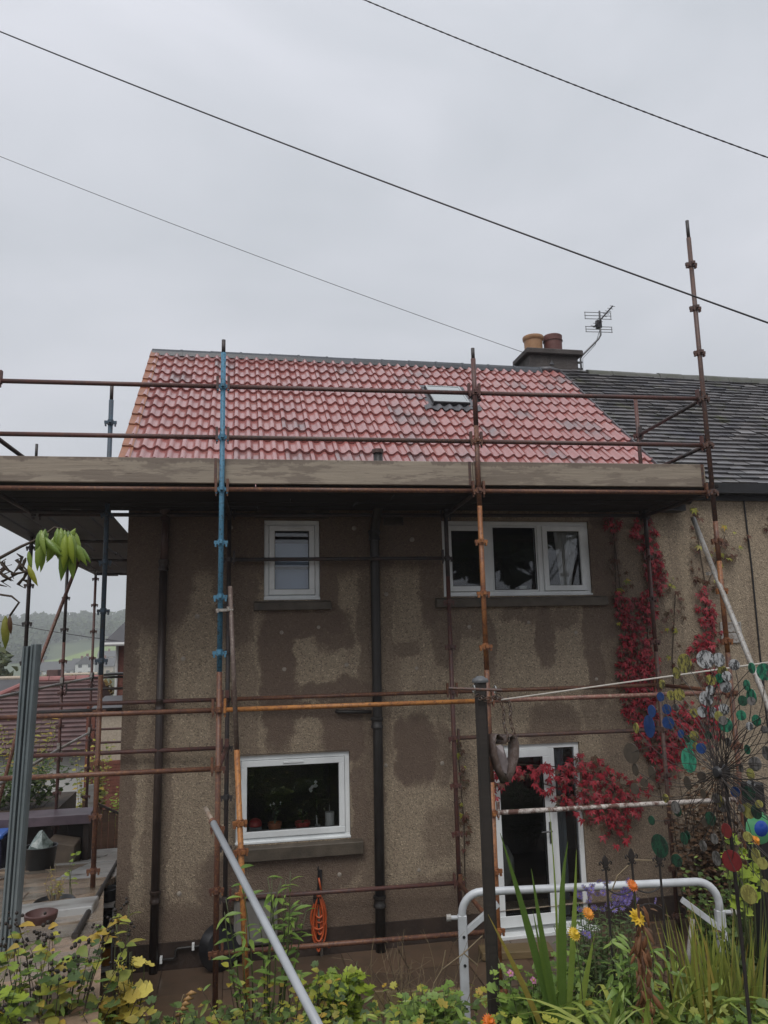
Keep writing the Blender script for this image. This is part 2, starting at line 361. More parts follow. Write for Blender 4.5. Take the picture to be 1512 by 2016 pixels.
OPS = dict(bath=(0.445, 1.072, 3.665, 4.570), big=(2.512, 4.370, 3.682, 4.580), kit=(0.155, 1.380, 1.112, 2.014), door=(2.945, 4.072, 0.0, 1.988))
wall_with_openings(XL, XR, 0.24, 4.99, FY, FY + 0.28, [tuple(OPS['bath']), tuple(OPS['big']), tuple(OPS['kit']), (2.945, 4.072, 0.24, 1.988)]).build('facade_wall', m_wall, house)
p = MB(); p.box(XL - 0.012, 2.945, FY - 0.018, FY + 0.28, -0.3, 0.24); p.box(4.072, XR, FY - 0.018, FY + 0.28, -0.3, 0.24); p.box(2.945, 4.072, FY, FY + 0.28, -0.3, -0.002)
p.build('plinth', m_plinth, house)
MB().prism([(XL, FY + 0.28, -1.0), (XL, 8.05, -1.0), (XL, 8.05, 4.96), (XL, RY, RZ - 0.09), (XL, FY + 0.28, 4.99)], (0.25, 0, 0)).build('gable_wall', m_gable, house)
MB().box(XL + 0.25, XR, 7.8, 8.05, -1.0, 4.96).build('back_wall', m_gable, house)
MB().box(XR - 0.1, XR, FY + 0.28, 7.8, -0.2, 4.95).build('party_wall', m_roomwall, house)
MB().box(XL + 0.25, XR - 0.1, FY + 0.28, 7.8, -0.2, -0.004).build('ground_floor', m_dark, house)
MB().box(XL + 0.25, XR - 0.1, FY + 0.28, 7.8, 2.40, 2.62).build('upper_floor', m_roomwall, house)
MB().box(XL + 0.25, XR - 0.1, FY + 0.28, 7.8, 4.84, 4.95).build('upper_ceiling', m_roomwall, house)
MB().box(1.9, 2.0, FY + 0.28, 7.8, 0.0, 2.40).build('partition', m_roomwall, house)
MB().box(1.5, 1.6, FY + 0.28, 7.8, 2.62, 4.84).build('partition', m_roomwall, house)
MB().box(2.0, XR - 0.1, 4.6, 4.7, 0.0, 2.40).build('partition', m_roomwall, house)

# filled drill holes in the dash
pl = MB(); pl.lathe((0, 0, 0), [(0.0, -0.007), (0.018, -0.006), (0.026, -0.001), (0.028, 0.004)], 9, 'y'); plug_me = pl.mesh('plug', plain('pale_mortar', (0.42, 0.37, 0.31), 0.8, 0.4, 30), True)
for x, z in [(0.64, 3.31), (1.05, 3.36), (0.67, 2.91), (1.36, 2.94), (1.83, 3.72), (2.16, 2.88), (1.47, 4.48), (0.08, 4.48), (2.15, 4.35), (2.8, 3.33), (3.53, 3.37), (4.12, 3.24), (4.34, 2.69), (-0.27, 3.5), (-0.41, 3.05), (1.25, 0.75), (2.12, 0.73), (1.78, 1.84), (2.42, 1.83), (-0.4, 0.69)]:
    place(plug_me, 'mortar_plug', house, (x, FY - 0.001, z), (0, random.uniform(0, 6), 0), random.uniform(0.75, 1.15))

# ---- windows
def frame_ring(m, x0, x1, z0, z1, w, y0, y1):
    m.box(x0, x1, y0, y1, z0, z0 + w); m.box(x0, x1, y0, y1, z1 - w, z1)
    m.box(x0, x0 + w, y0, y1, z0 + w, z1 - w); m.box(x1 - w, x1, y0, y1, z0 + w, z1 - w); return m
def bevel(o, w=0.004):
    b = o.modifiers.new('bevel', 'BEVEL'); b.width = w; b.segments = 1; b.limit_method = 'ANGLE'; return o
def window(par, name, x0, x1, z0, z1, lights, vents=True, mull=(), yf=FY + 0.03):
    m = frame_ring(MB(), x0 + 0.002, x1 - 0.002, z0 + 0.002, z1 - 0.002, 0.052, yf, yf + 0.07)
    for a in mull: m.box(a - 0.03, a + 0.03, yf + 0.002, yf + 0.068, z0 + 0.054, z1 - 0.054)
    m.box(x0 - 0.004, x1 + 0.004, yf - 0.028, yf + 0.03, z0 + 0.003, z0 + 0.026)       # drip sill of the frame
    win = bevel(m.build(name, m_upvc, par))
    for (a, b, c, d, sash) in lights:
        w = 0.062 if sash else 0.022
        yo = yf - 0.016 if sash else yf + 0.016
        s = bevel(frame_ring(MB(), a, b, c, d, w, yo, yo + 0.05).build('sash' if sash else 'glazing_bead', m_upvc, win))
        MB().box(a + w - 0.004, b - w + 0.004, yf + 0.026, yf + 0.034, c + w - 0.004, d - w + 0.004).build('pane', m_glass, win)
        frame_ring(MB(), a + w - 0.001, b - w + 0.001, c + w - 0.001, d - w + 0.001, 0.007, yf + 0.012, yf + 0.0255).build('gasket', m_seal, win)
        if sash and vents: bevel(MB().box((a + b) / 2 - 0.11, (a + b) / 2 + 0.11, yo - 0.012, yo - 0.001, d - 0.040, d - 0.018).build('trickle_vent', m_upvc, win))
    return win
def sill(par, x0, x1, z0, z1, proud=0.075):
    return bevel(MB().prism([(x0, FY - proud, z0), (x0, FY + 0.03, z0), (x0, FY + 0.03, z1 + 0.012), (x0, FY - proud, z1 - 0.014)], (x1 - x0, 0, 0)).build('window_sill', m_stone, par), 0.006)
x0, x1, z0, z1 = OPS['bath']; window(house, 'bathroom_window', x0, x1, z0, z1, [(x0 + 0.058, x1 - 0.058, z0 + 0.06, z1 - 0.058, True)])
sill(house, 0.335, 1.19, 3.552, 3.652)
x0, x1, z0, z1 = OPS['big']
window(house, 'bedroom_window', x0, x1, z0, z1, [(x0 + 0.056, 3.070, z0 + 0.06, z1 - 0.056, True), (3.134, 3.706, z0 + 0.056, z1 - 0.056, False), (3.770, x1 - 0.056, z0 + 0.06, z1 - 0.056, True)], False, (3.102, 3.738))
sill(house, 2.40, 4.525, 3.555, 3.668)
x0, x1, z0, z1 = OPS['kit']; window(house, 'kitchen_window', x0, x1, z0, z1, [(x0 + 0.058, x1 - 0.058, z0 + 0.06, z1 - 0.058, True)])
sill(house, 0.15, 1.505, 0.958, 1.098)
MB().box(0.16, 1.375, FY + 0.105, FY + 0.50, 1.10, 1.145).build('inner_sill', m_upvc, house)
bevel(MB().box(0.34, 1.18, FY - 0.007, FY + 0.02, 4.585, 4.72).build('lintel', m_stone, house))
bevel(MB().box(0.165, 1.372, FY - 0.002, FY + 0.02, 2.018, 2.03).build('lintel', m_stone, house))
# reflections in the bathroom glass as coloured panels: pale sky, dark ledger bar
MB().prism([(0.50, FY + 0.16, 3.70), (1.02, FY + 0.16, 3.70), (1.02, FY + 0.16, 4.32), (0.50, FY + 0.16, 4.32)], (0, 0.006, 0)).build('sky_reflection_panel', plain('sky_reflection_tint', (0.36, 0.45, 0.60), 0.7, 0.1, 2), house)
MB().box(0.50, 1.02, FY + 0.145, FY + 0.156, 4.02, 4.055).build('ledger_reflection_bar', m_blackm, house)
# ---- glazed door with side light
dm = frame_ring(MB(), 2.948, 4.069, 0.0, 1.986, 0.055, FY + 0.03, FY + 0.10); dm.box(3.70, 3.765, FY + 0.032, FY + 0.098, 0.055, 1.93)
door = bevel(dm.build('garden_door', m_upvc, house))
bevel(frame_ring(MB(), 3.004, 3.699, 0.056, 1.930, 0.085, FY + 0.012, FY + 0.075).build('door_leaf', m_upvc, door))
MB().box(3.080, 3.622, FY + 0.036, FY + 0.044, 0.137, 1.849).build('pane', m_glass, door)
frame_ring(MB(), 3.088, 3.614, 0.140, 1.846, 0.008, FY + 0.013, FY + 0.0355).build('gasket', m_seal, door)
MB().box(3.760, 4.020, FY + 0.056, FY + 0.064, 0.05, 1.94).build('pane', m_glass, door)
bevel(MB().box(3.01, 3.69, FY - 0.004, FY + 0.011, 0.062, 0.18).build('kick_panel', m_upvc, door))
hd = MB(); hd.box(3.645, 3.672, FY + 0.002, FY + 0.011, 0.90, 1.13); hd.path([(3.658, FY + 0.002, 1.04), (3.658, FY - 0.045, 1.04), (3.53, FY - 0.05, 1.035)], 0.010, 6); hd.build('door_handle', plain('dull_steel', (0.20, 0.20, 0.20), 0.35, 0.3, 10, 0.8), door)
bevel(MB().box(2.90, 4.12, FY - 0.14, FY - 0.019, -0.06, 0.03).build('door_step', m_upvc, house), 0.01)

# ---- pipes
def collar(m, x, y, z, r):
    m.lathe((x, y, z), [(r, -0.06), (r * 1.28, -0.055), (r * 1.28, -0.03), (r * 1.12, -0.02), (r * 1.12, 0.02), (r * 1.32, 0.03), (r * 1.32, 0.058), (r, 0.064)], 14)
dp = MB().path([(-0.632, 1.47, -0.02), (-0.628, 1.47, 4.05)], 0.043, 12).build('downpipe', m_pipe_dbrown, house, True)
up_ = MB().path([(-0.628, 1.47, 4.052), (-0.615, 1.47, 4.64)], 0.043, 12).build('upper_pipe', m_pipe_brown, dp, True)
for z, mm in ((4.60, m_pipe_brown), (4.05, m_pipe_dbrown), (2.58, m_pipe_dbrown), (0.70, m_pipe_dbrown)):
    c = MB(); collar(c, -0.63, 1.47, z, 0.043); smooth_angle(c.build('collar', mm, dp))
sv = MB().path([(1.662, 1.455, -0.1), (1.68, 1.455, 2.2), (1.688, 1.455, 4.36), (1.69, 1.44, 4.45), (1.70, 1.34, 4.60), (1.712, 1.235, 4.74), (1.712, 1.2, 4.86), (1.70, 1.2, 5.325)], 0.053, 14).build('soil_pipe', m_pipe, house, True)
for z in (4.38, 2.31, 0.48):
    c = MB(); collar(c, 1.66 + z * 0.006, 1.455, z, 0.053); smooth_angle(c.build('collar', m_pipe, sv))
c = MB(); c.lathe((1.70, 1.2, 5.30), [(0.053, -0.02), (0.066, -0.016), (0.066, 0.028), (0.05, 0.03), (0.04, 0.0)], 14); smooth_angle(c.build('pipe_rim', m_pipe_brown, sv))
MB().path([(1.22, FY + 0.05, 2.44), (1.26, 1.49, 2.44), (1.62, 1.485, 2.425)], 0.021, 8).build('waste_pipe', m_pipe, sv, True)
lw = MB(); lw.path([(-0.95, 1.50, 0.10), (-0.44, 1.50, 0.10), (-0.42, 1.50, 0.12), (-0.42, 1.50, 0.175), (-0.40, 1.50, 0.19), (0.10, 1.50, 0.20)], 0.014, 8); lw.build('low_pipe', m_pipe, house, True)
for x, z in ((-0.56, 0.10), (-0.25, 0.195)): MB().box(x - 0.012, x + 0.012, 1.48, FY, z - 0.03, z + 0.03).build('pipe_clip', m_upvc, house)
vn = frame_ring(MB(), 1.818, 2.05, 4.515, 4.648, 0.012, FY - 0.012, FY + 0.002).build('air_vent', m_stone, house)
for k in range(5): MB().obox((1.934, FY - 0.006, 4.542 + k * 0.0205), (0.104, 0, 0), (0, 0.006, -0.006), (0, 0.003, 0.0035)).build('louvre', m_stone, vn)
# hairline cable on the neighbour side is added with that house

# ---- roof
rf = MB(); rf.prism([roofpt(XL - 0.06, 0.02, -0.03), roofpt(XL - 0.06, 0.02, -0.10), (XL - 0.06, RY, RZ - 0.135), (XL - 0.06, 8.25, 4.74), (XL - 0.06, 8.25, 4.83), (XL - 0.06, RY, RZ - 0.04)], (XR - XL + 0.05, 0, 0))
roof = rf.build('roof', plain('roof_felt', (0.03, 0.028, 0.027), 0.8, 0.3), house)
NW, TW, TG, NR = 2, 6.72 / 22, 0.3205, 14
def tile_mesh(name, half=False):
    n = 20 if not half else 10; L = 0.365; m = MB(); W = TW if not half else TW / 2
    prof = []
    for i in range(n + 1):
        t = i / n * (NW if not half else 1); c_ = 0.5 + 0.5 * cos(2 * pi * (t - 0.16))
        prof.append((i / n * W, 0.043 * c_ ** 1.6))
    for v, w in ((0.0, 0.046), (L, 0.012)):
        for u, h in prof:
            q = roofpt(u, v, w + h) - roofpt(0, 0); m.v.append(tuple(q))
    for u, h in prof:
        q = roofpt(u, 0.006, 0.046 + h - 0.036) - roofpt(0, 0); m.v.append(tuple(q))
    k = n + 1
    for i in range(n):
        m.f.append((i, i + 1, k + i + 1, k + i)); m.m.append(0)
        m.f.append((2 * k + i, 2 * k + i + 1, i + 1, i)); m.m.append(0)
    for i in (0, n): m.f.append((i, k + i, 2 * k + i) if i else (2 * k, k, 0)); m.m.append(0)
    me = m.mesh(name, m_tile); me.polygons.foreach_set('use_smooth', [True] * len(me.polygons)); me.set_sharp_from_angle(angle=radians(45)); return me
tile_me = tile_mesh('tile')
SKY_X0, SKY_X1, SKY_S0, SKY_S1 = 2.945, 3.50, 2.62, 3.30
X0T = -1.12
for r in range(NR):
    for c in range(22):
        xa = X0T + c * TW; s0 = r * TG
        if xa > SKY_X0 - 0.05 and xa + TW < SKY_X1 + 0.28 and s0 > SKY_S0 - 0.05 and s0 + TG < SKY_S1 + 0.1: continue
        o = place(tile_me, 'tile', roof, roofpt(xa, s0 + random.uniform(-0.006, 0.006), random.uniform(0, 0.006)))
        o.rotation_euler = (random.uniform(-0.009, 0.009), random.uniform(-0.006, 0.006), random.uniform(-0.008, 0.008))
vm = MB(); vm.add([roofpt(a, b, c) - roofpt(0, 0) for a, b, c in ((0, 0, 0.02), (0.13, 0, 0.055), (0.13, 0.33, 0.035), (0, 0.33, 0.0), (0, 0, -0.10), (0, 0.33, -0.12), (0.13, 0, 0.02), (0.0, 0, 0.06), (0, 0.33, 0.04))],
                  [(7, 1, 2, 8), (4, 7, 8, 5), (4, 6, 1, 7)])
verge_me = vm.mesh('verge_tile', m_verge)
for r in range(NR): place(verge_me, 'verge_tile', roof, roofpt(-1.185, r * TG - 0.01, 0.02 + random.uniform(0, 0.004)))
rm = MB(); prof = [(-0.145, -0.075), (-0.115, 0.0), (-0.07, 0.05), (0, 0.068), (0.07, 0.05), (0.115, 0.0), (0.145, -0.075)]
for x, k in ((0, 1.0), (0.425, 1.0), (0.427, 1.07), (0.462, 1.07)):
    for y, z in prof: rm.v.append((x, y * k, z * k + (k - 1) * 0.03))
for i in range(3):
    for j in range(6): rm.f.append((i * 7 + j, (i + 1) * 7 + j, (i + 1) * 7 + j + 1, i * 7 + j + 1)); rm.m.append(0)
rm.f.append(tuple(range(7))); rm.m.append(0); rm.f.append(tuple(range(21, 28))[::-1]); rm.m.append(0)
ridge_me = rm.mesh('ridge_tile', m_ridge)
for i in range(14): place(ridge_me, 'ridge_tile', roof, (-1.17 + i * 0.4575, RY - 0.01, RZ + 0.012 + random.uniform(-0.004, 0.004)))
# mortar/lead fillet where the ridge stops
MB().path([(5.24, RY - 0.05, RZ + 0.03), (5.42, RY - 0.06, RZ + 0.045), (5.6, RY - 0.05, RZ + 0.02)], [0.05, 0.045, 0.03], 8).build('ridge_mortar', m_lead, roof, True)
# eave gutter and fascia
gm = MB()
for x in (XL - 0.08, XR):
    for k in range(9): q = pi + pi * k / 8; gm.v.append((x, EY - 0.06 + 0.058 * cos(q), 4.815 + 0.058 * sin(q)))
gm.f += [(k, k + 1, 10 + k, 9 + k) for k in range(8)]; gm.m += [0] * 8
gm.build('gutter', m_blackm, house, True)
MB().box(XL - 0.02, XR, EY + 0.03, EY + 0.055, 4.70, 4.86).build('fascia', m_blackm, house)
MB().box(XL - 0.02, XR, EY + 0.055, FY - 0.001, 4.70, 4.715).build('soffit', m_blackm, house)
# roof window
skyl = MB(); 
def rbox(m, a, b, s0, s1, w0, w1):
    P = [roofpt(x, s, w) for w in (w0, w1) for x, s in ((a, s0), (b, s0), (b, s1), (a, s1))]
    m.add(P, [(3, 2, 1, 0), (4, 5, 6, 7), (0, 1, 5, 4), (1, 2, 6, 5), (2, 3, 7, 6), (3, 0, 4, 7)]); return m
for a, b, s0, s1 in ((2.945, 3.50, 2.62, 2.665), (2.945, 3.50, 3.255, 3.30), (2.945, 2.985, 2.665, 3.255), (3.46, 3.50, 2.665, 3.255)): rbox(skyl, a, b, s0, s1, 0.0, 0.112)
sk = skyl.build('roof_window', m_blackm, roof)
b_ = MB()
for a, b, s0, s1 in ((2.953, 3.492, 2.640, 2.664), (2.953, 3.492, 3.256, 3.282), (2.953, 2.978, 2.664, 3.256), (3.467, 3.492, 2.664, 3.256)): rbox(b_, a, b, s0, s1, 0.1125, 0.122)
b_.build('light_frame', plain('grey_frame', (0.40, 0.42, 0.43), 0.35, 0.1), sk)
def skyglass():
    b = NB('roof_window_glass'); return b.fin((0.30, 0.33, 0.33), 0.06, 0.0, 1.0)
gl = skyglass(); gl.node_tree.nodes['Principled BSDF'].inputs['Coat Weight'].default_value = 1.0
rbox(MB(), 2.979, 3.466, 2.665, 3.255, 0.108, 0.116).build('pane', gl, sk)
fl = MB(); n = 24
for i in range(n + 1):
    x = 2.80 + 0.84 * i / n; h = 0.043 * (0.5 + 0.5 * cos(2 * pi * ((x - X0T) / TW * 2 - 0.16))) ** 1.5
    fl.v += [tuple(roofpt(x, 2.62, 0.052 + h)), tuple(roofpt(x, 2.46 + 0.02 * sin(i * 2.1), 0.052 + h))]
fl.f += [(2 * i + 1, 2 * i + 3, 2 * i + 2, 2 * i) for i in range(n)]; fl.m += [0] * n
fl.build('lead_apron', m_lead, sk, True)
for a, b in ((2.86, 2.944), (3.501, 3.585)): rbox(MB(), a, b, 2.62, 3.36, 0.03, 0.07).build('side_flashing', m_lead, sk)
rbox(MB(), 2.86, 3.585, 3.301, 3.40, 0.03, 0.075).build('head_flashing', m_lead, sk)

# ================================================================== NEIGHBOUR HOUSE
NX1 = 13.0
nb = thing('adjoining_house', (9, FY, 0), 'adjoining pebbledash house with an old mossy grey tiled roof', 'house')
NOP = (6.885, 8.4, 3.68, 4.58)
wall_with_openings(XR, NX1, 0.24, 4.99, FY, FY + 0.28, [NOP]).build('facade_wall', m_wall, nb)
MB().box(XR, NX1, FY - 0.018, FY + 0.28, -0.3, 0.24).build('plinth', m_plinth, nb)
MB().box(XR, NX1, 7.8, 8.05, -1.0, 4.96).build('back_wall', m_gable, nb)
MB().prism([(NX1, FY + 0.28, -1.0), (NX1, 8.05, -1.0), (NX1, 8.05, 4.96), (NX1, RY, RZ - 0.09), (NX1, FY + 0.28, 4.99)], (0.25, 0, 0)).build('gable_wall', m_gable, nb)
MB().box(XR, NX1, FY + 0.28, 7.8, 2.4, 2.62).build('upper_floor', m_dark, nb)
window(nb, 'bedroom_window', *NOP, [(6.945, 7.6, 3.74, 4.52, True), (7.66, 8.34, 3.74, 4.52, True)], False, (7.63,))
MB().prism([(XR, EY + 0.30, 5.04), (XR, EY + 0.32, 4.96), (XR, RY, RZ - 0.135), (XR, 8.25, 4.74), (XR, 8.25, 4.83), (XR, RY, RZ - 0.04)], (NX1 + 0.2 - XR, 0, 0)).build('roof_deck', m_dark, nb)
nroof = nb.children[-1] if False else None
rw = MB(); S0n = 0.33; gauge = 0.142; rows = 30
for r in range(rows):
    s0 = S0n + r * gauge; x = XR + 0.005 - (0.0 if r % 2 else 0.12)
    while x < NX1:
        wv = 0.26 if x < 10.5 else 0.8
        a, b = max(x + 0.003, XR + 0.004), min(x + wv - 0.003, NX1 + 0.15); j = random.uniform(-0.012, 0.012) - (0.05 if random.random() < 0.012 else 0); h = random.uniform(0, 0.010) + 0.012 * sin(x * 1.3 + r * 0.2)
        if b - a > 0.02:
            P = [roofpt(a, s0 + j, 0.052 + h), roofpt(b, s0 + j, 0.052 + h), roofpt(b, s0 + gauge + 0.05, 0.012 + h), roofpt(a, s0 + gauge + 0.05, 0.012 + h), roofpt(a, s0 + j + 0.012, 0.004 + h), roofpt(b, s0 + j + 0.012, 0.004 + h)]
            rw.add(P, [(0, 1, 2, 3), (4, 5, 1, 0)])
        x += wv
no = rw.build('tile_courses', m_slate, nb); tag(no, kind='stuff')
m_mossr = plain('mossy_ridge', (0.12, 0.12, 0.115), 0.6, 0.5, 4, c2=(0.07, 0.075, 0.05), bump=0.4)
nr = MB(); pr = [(-0.13, -0.07), (-0.10, 0.02), (-0.05, 0.06), (0, 0.075), (0.05, 0.06), (0.10, 0.02), (0.13, -0.07)]
for x in (0, 0.444):
    for y, z in pr: nr.v.append((x, y, z))
nr.f += [(j, 7 + j, 8 + j, j + 1) for j in range(6)] + [tuple(range(7)), tuple(range(7, 14))[::-1]]; nr.m += [0] * 8
nrm = nr.mesh('ridge_tile', m_mossr, False)
for i in range(15): place(nrm, 'ridge_tile', nb, (6.12 + i * 0.45, RY, RZ + 0.005 + random.uniform(-0.012, 0.012)), (0, random.uniform(-0.02, 0.02), 0))
MB().box(XR + 0.01, NX1, EY + 0.02, EY + 0.17, 4.93, 5.055).build('gutter', m_blackm, nb)
MB().box(XR + 0.01, NX1, EY + 0.17, FY - 0.001, 4.86, 5.05).build('fascia', m_blackm, nb)
MB().path([(6.53, FY - 0.012, 4.9), (6.545, FY - 0.012, 4.0), (6.535, FY - 0.012, 2.9), (6.55, FY - 0.012, 0.3)], 0.011, 6).build('wall_cable', m_blackm, nb)
vb = frame_ring(MB(), 6.02, 6.31, 3.075, 3.33, 0.02, FY - 0.018, FY).build('wall_vent', m_galv, nb)
for k in range(2): MB().box(6.04, 6.29, FY - 0.012, FY - 0.004, 3.095 + k * 0.11, 3.195 + k * 0.11).build('louvre', m_galv, vb)
# verge strip between the two roofs
MB().prism([roofpt(XR - 0.012, 0.0, 0.0), roofpt(XR + 0.03, 0.0, 0.0), roofpt(XR + 0.03, 0.0, 0.06), roofpt(XR - 0.012, 0.0, 0.075)], roofpt(0, 4.42) - roofpt(0, 0)).build('roof_edge_strip', m_lead, nb)

# chimney on the party wall
m_chim = plain('chimney_render', (0.088, 0.075, 0.070), 0.75, 0.45, 5, bump=0.9, bscale=26)
ch = MB().box(5.16, 6.06, 4.97, 5.52, 7.1, 8.10).build('chimney_stack', m_chim, nb)
bevel(MB().prism([(5.08, 4.89, 8.102), (6.14, 4.89, 8.102), (6.14, 5.60, 8.102), (5.08, 5.60, 8.102)], (0, 0, 0.10)).build('chimney_cap', m_chim, ch), 0.015)
MB().box(5.155, 6.065, 4.962, 4.972, 7.78, 7.80).build('joint_line', m_chim, ch)
MB().prism([(5.52, 4.955, 7.93), (5.60, 4.955, 7.93), (5.56, 4.955, 8.01)], (0, 0.02, 0)).build('render_scar', m_lead, ch)
def pot(x, r0, h, mm, rim):
    q = MB(); q.lathe((x, 5.25, 8.20), [(r0 * 0.93, 0), (r0 * 0.98, h * 0.3), (r0, h * 0.75)] + rim + [(r0 * 0.8, h - 0.02), (r0 * 0.78, h * 0.3)], 24)
    return smooth_angle(q.build('chimney_pot', mm, ch), 35)
tag(pot(5.36, 0.165, 0.34, plain('buff_clay', (0.42, 0.23, 0.115), 0.6, 0.3, 8), [(0.185, 0.28), (0.19, 0.32), (0.185, 0.34), (0.165, 0.345)]), 'buff clay chimney pot')
tag(pot(5.735, 0.165, 0.38, plain('red_clay', (0.16, 0.062, 0.052), 0.6, 0.3, 8), [(0.178, 0.27), (0.178, 0.285), (0.168, 0.29), (0.172, 0.37), (0.16, 0.38)]), 'dark red clay chimney pot')

# television aerial
ae = thing('television_aerial', (6.07, 5.0, 7.9), 'grey television aerial on a bent mast beside the chimney', 'aerial')
m_al = plain('dull_aluminium', (0.12, 0.12, 0.125), 0.4, 0.3, 8)
MB().path([(6.10, 4.94, 7.78), (6.10, 4.94, 8.06), (6.14, 4.94, 8.12), (6.47, 4.94, 8.44), (6.52, 4.94, 8.52), (6.53, 4.94, 8.98)], 0.017, 8).build('mast', m_al, ae, True)
for z in (7.86, 7.98): MB().box(6.05, 6.13, 4.93, 5.0, z, z + 0.02).build('bracket', m_al, ae)
bo = MB(); e0, e1 = Vector((6.42, 4.99, 8.68)), Vector((6.67, 4.70, 8.98)); bo.path([e0, e1], 0.013, 6); bo.build('boom', m_al, ae)
for k in range(9):
    p = e0.lerp(e1, 0.06 + k * 0.115); w = 0.085 - 0.004 * k
    MB().path([p + Vector((-w, -w * 0.2, 0)), p + Vector((w, w * 0.2, 0))], 0.005, 5).build('director_rod', m_al, ae)
for zc, h in ((8.90, 0.062), (8.64, 0.05)):
    g = MB()
    for dz in (-h, 0, h): g.path([(6.26, 4.99, zc + dz), (6.76, 4.95, zc + dz)], 0.0065, 5)
    for x in (6.26, 6.76): g.path([(x, 4.97, zc - h), (x, 4.97, zc + h)], 0.0065, 5)
    g.build('reflector_grid', m_al, ae)
MB().box(6.46, 6.55, 4.92, 5.0, 8.66, 8.80).build('junction_box', m_blackm, ae)
MB().path([(6.50, 4.93, 8.6), (6.40, 4.93, 8.33), (6.14, 4.93, 8.06), (6.12, 4.93, 7.7)], 0.005, 5).build('aerial_lead', m_blackm, ae)
# ================================================================== SCAFFOLD
DE = radians(2.5); GZ = 4.6; NS = 0.495; BAY = 2.44; IW = 1.42
def S(x, y, z): return Vector((cos(DE) * x + sin(DE) * y, -sin(DE) * x + cos(DE) * y, z + GZ))
AX, AY = S(1, 0, -GZ), S(0, 1, -GZ)
nd = MB()
nd.box(-0.062, 0.062, -0.014, 0.014, -0.014, 0.016); nd.box(-0.014, 0.014, -0.062, -0.015, -0.014, 0.016); nd.box(-0.014, 0.014, 0.015, 0.062, -0.014, 0.016)
nd.lathe((0, 0, 0), [(0.026, -0.03), (0.031, -0.028), (0.031, 0.028), (0.026, 0.03)], 12)
nd.box(-0.056, -0.040, -0.016, 0.016, -0.04, -0.0145); nd.box(0.040, 0.056, -0.016, 0.016, -0.04, -0.0145)
NODE = {}
def node_me(mm):
    if mm.name not in NODE: NODE[mm.name] = nd.mesh('lug_ring', mm)
    return NODE[mm.name]
def standard(par, base, top, pieces, spigot=0.0, nodes=(), rot=-DE, name='standard', lean=(0, 0)):
    """upright tube; pieces = [(z_to, material), ...] bottom to top"""
    b = Vector(base); H = top - b.z; pt = lambda z: Vector((b.x + lean[0] * (z - b.z), b.y + lean[1] * (z - b.z), z))
    z0 = b.z; first = None
    for zt, mm in pieces:
        o = MB().path([pt(z0), pt(min(zt, top - spigot))], 0.0242, 12).build(name if first is None else 'tube_section', mm, first or par, True)
        if first is None: first = o
        z0 = zt
    if spigot: MB().path([pt(top - spigot + 0.0), pt(top)], 0.0185, 10).build('spigot', m_dsteel, first, True)
    for z in nodes:
        if b.z + 0.05 < z < top - 0.02:
            mm = [m_ for zt, m_ in pieces if z <= zt][0] if z <= pieces[-1][0] else pieces[-1][1]
            n = place(node_me(mm), 'lug_ring', first, pt(z), (0, 0, rot))
    return first
def ledger(par, a, b, mm, r=0.0215, name='ledger', fit=True, inset=0.052):
    a, b = Vector(a), Vector(b); d = (b - a).normalized(); s = Vector((-d.y, d.x, 0)).normalized()
    o = MB().path([a + d * (inset - 0.004), b - d * (inset - 0.004)], r, 12).build(name, mm, par, True)
    if fit:
        for p, q in ((a, d), (b, -d)):
            f = MB(); c = p + q * inset
            f.obox(c + Vector((0, 0, 0.035)), q * 0.011, s * 0.021, (0, 0, 0.062)); f.obox(c - Vector((0, 0, 0.045)), q * 0.006, s * 0.010, (0, 0, 0.016))
            f.build('wedge_clamp', mm, o)
    return o
NZ = lambda ks: [GZ + k * NS for k in ks]
sc = thing('front_scaffold', S(1.2, 0.7, -GZ), 'rusty tube scaffold with boarded platform across the house front', 'scaffold')
allk = range(-9, 7)
standard(sc, S(-2.03, 0, -3.6), GZ + 2.14 * NS, [(9, m_dsteel)], nodes=NZ(allk))
s1 = standard(sc, S(0, 0, -GZ), 6.055, [(2.95, m_rust), (6.5, m_blue)], 0.13, NZ(allk))
s2 = standard(sc, S(BAY, 0, -GZ), 6.05, [(1.9, m_orange), (2.9, m_rust), (4.45, m_orange), (5.25, m_rust), (6.5, m_maroon)], 0.11, NZ(allk), lean=(0.0, -0.003))
s3 = standard(sc, S(2 * BAY, 0, -GZ), 7.58, [(3.0, m_rust), (3.9, m_orange), (4.3, m_rust), (7.9, m_brown)], 0.2, NZ(allk), lean=(0, -0.004))
standard(sc, S(0.0, IW, -GZ), GZ + 0.1, [(9, m_dsteel)], nodes=NZ(allk))
standard(sc, S(BAY, IW, -GZ), GZ + 0.16, [(3.9, m_maroon), (9, m_dsteel)], nodes=NZ(allk))
standard(sc, S(2 * BAY, IW, -GZ), GZ + 3.0 * NS, [(3.0, m_brown), (4.2, m_maroon), (4.7, m_dsteel), (9, m_maroon)], nodes=NZ(allk))
XS = [-2.03, 0.0, BAY, 2 * BAY]
def fl(k, i, mm, y=0.0, **kw): return ledger(sc, S(XS[i], y, k * NS), S(XS[i + 1], y, k * NS), mm, **kw)
for i, mm in ((0, m_maroon), (1, m_maroon), (2, m_maroon)): fl(2, i, mm, name='guard_rail')
for i, mm in ((0, m_maroon), (1, m_brown), (2, m_maroon)): fl(1, i, mm, name='guard_rail')
for i in range(3): fl(0, i, m_rust)
fl(-4, 0, m_rust); fl(-4, 1, m_yellow); fl(-4, 2, m_pink)
fl(-5, 0, m_rust); fl(-6, 2, m_chip); fl(-8, 1, m_rust)
fl(0, 0, m_dsteel, IW); fl(0, 1, m_dsteel, IW); fl(0, 2, m_dsteel, IW)
fl(-1, 1, m_dsteel, IW)
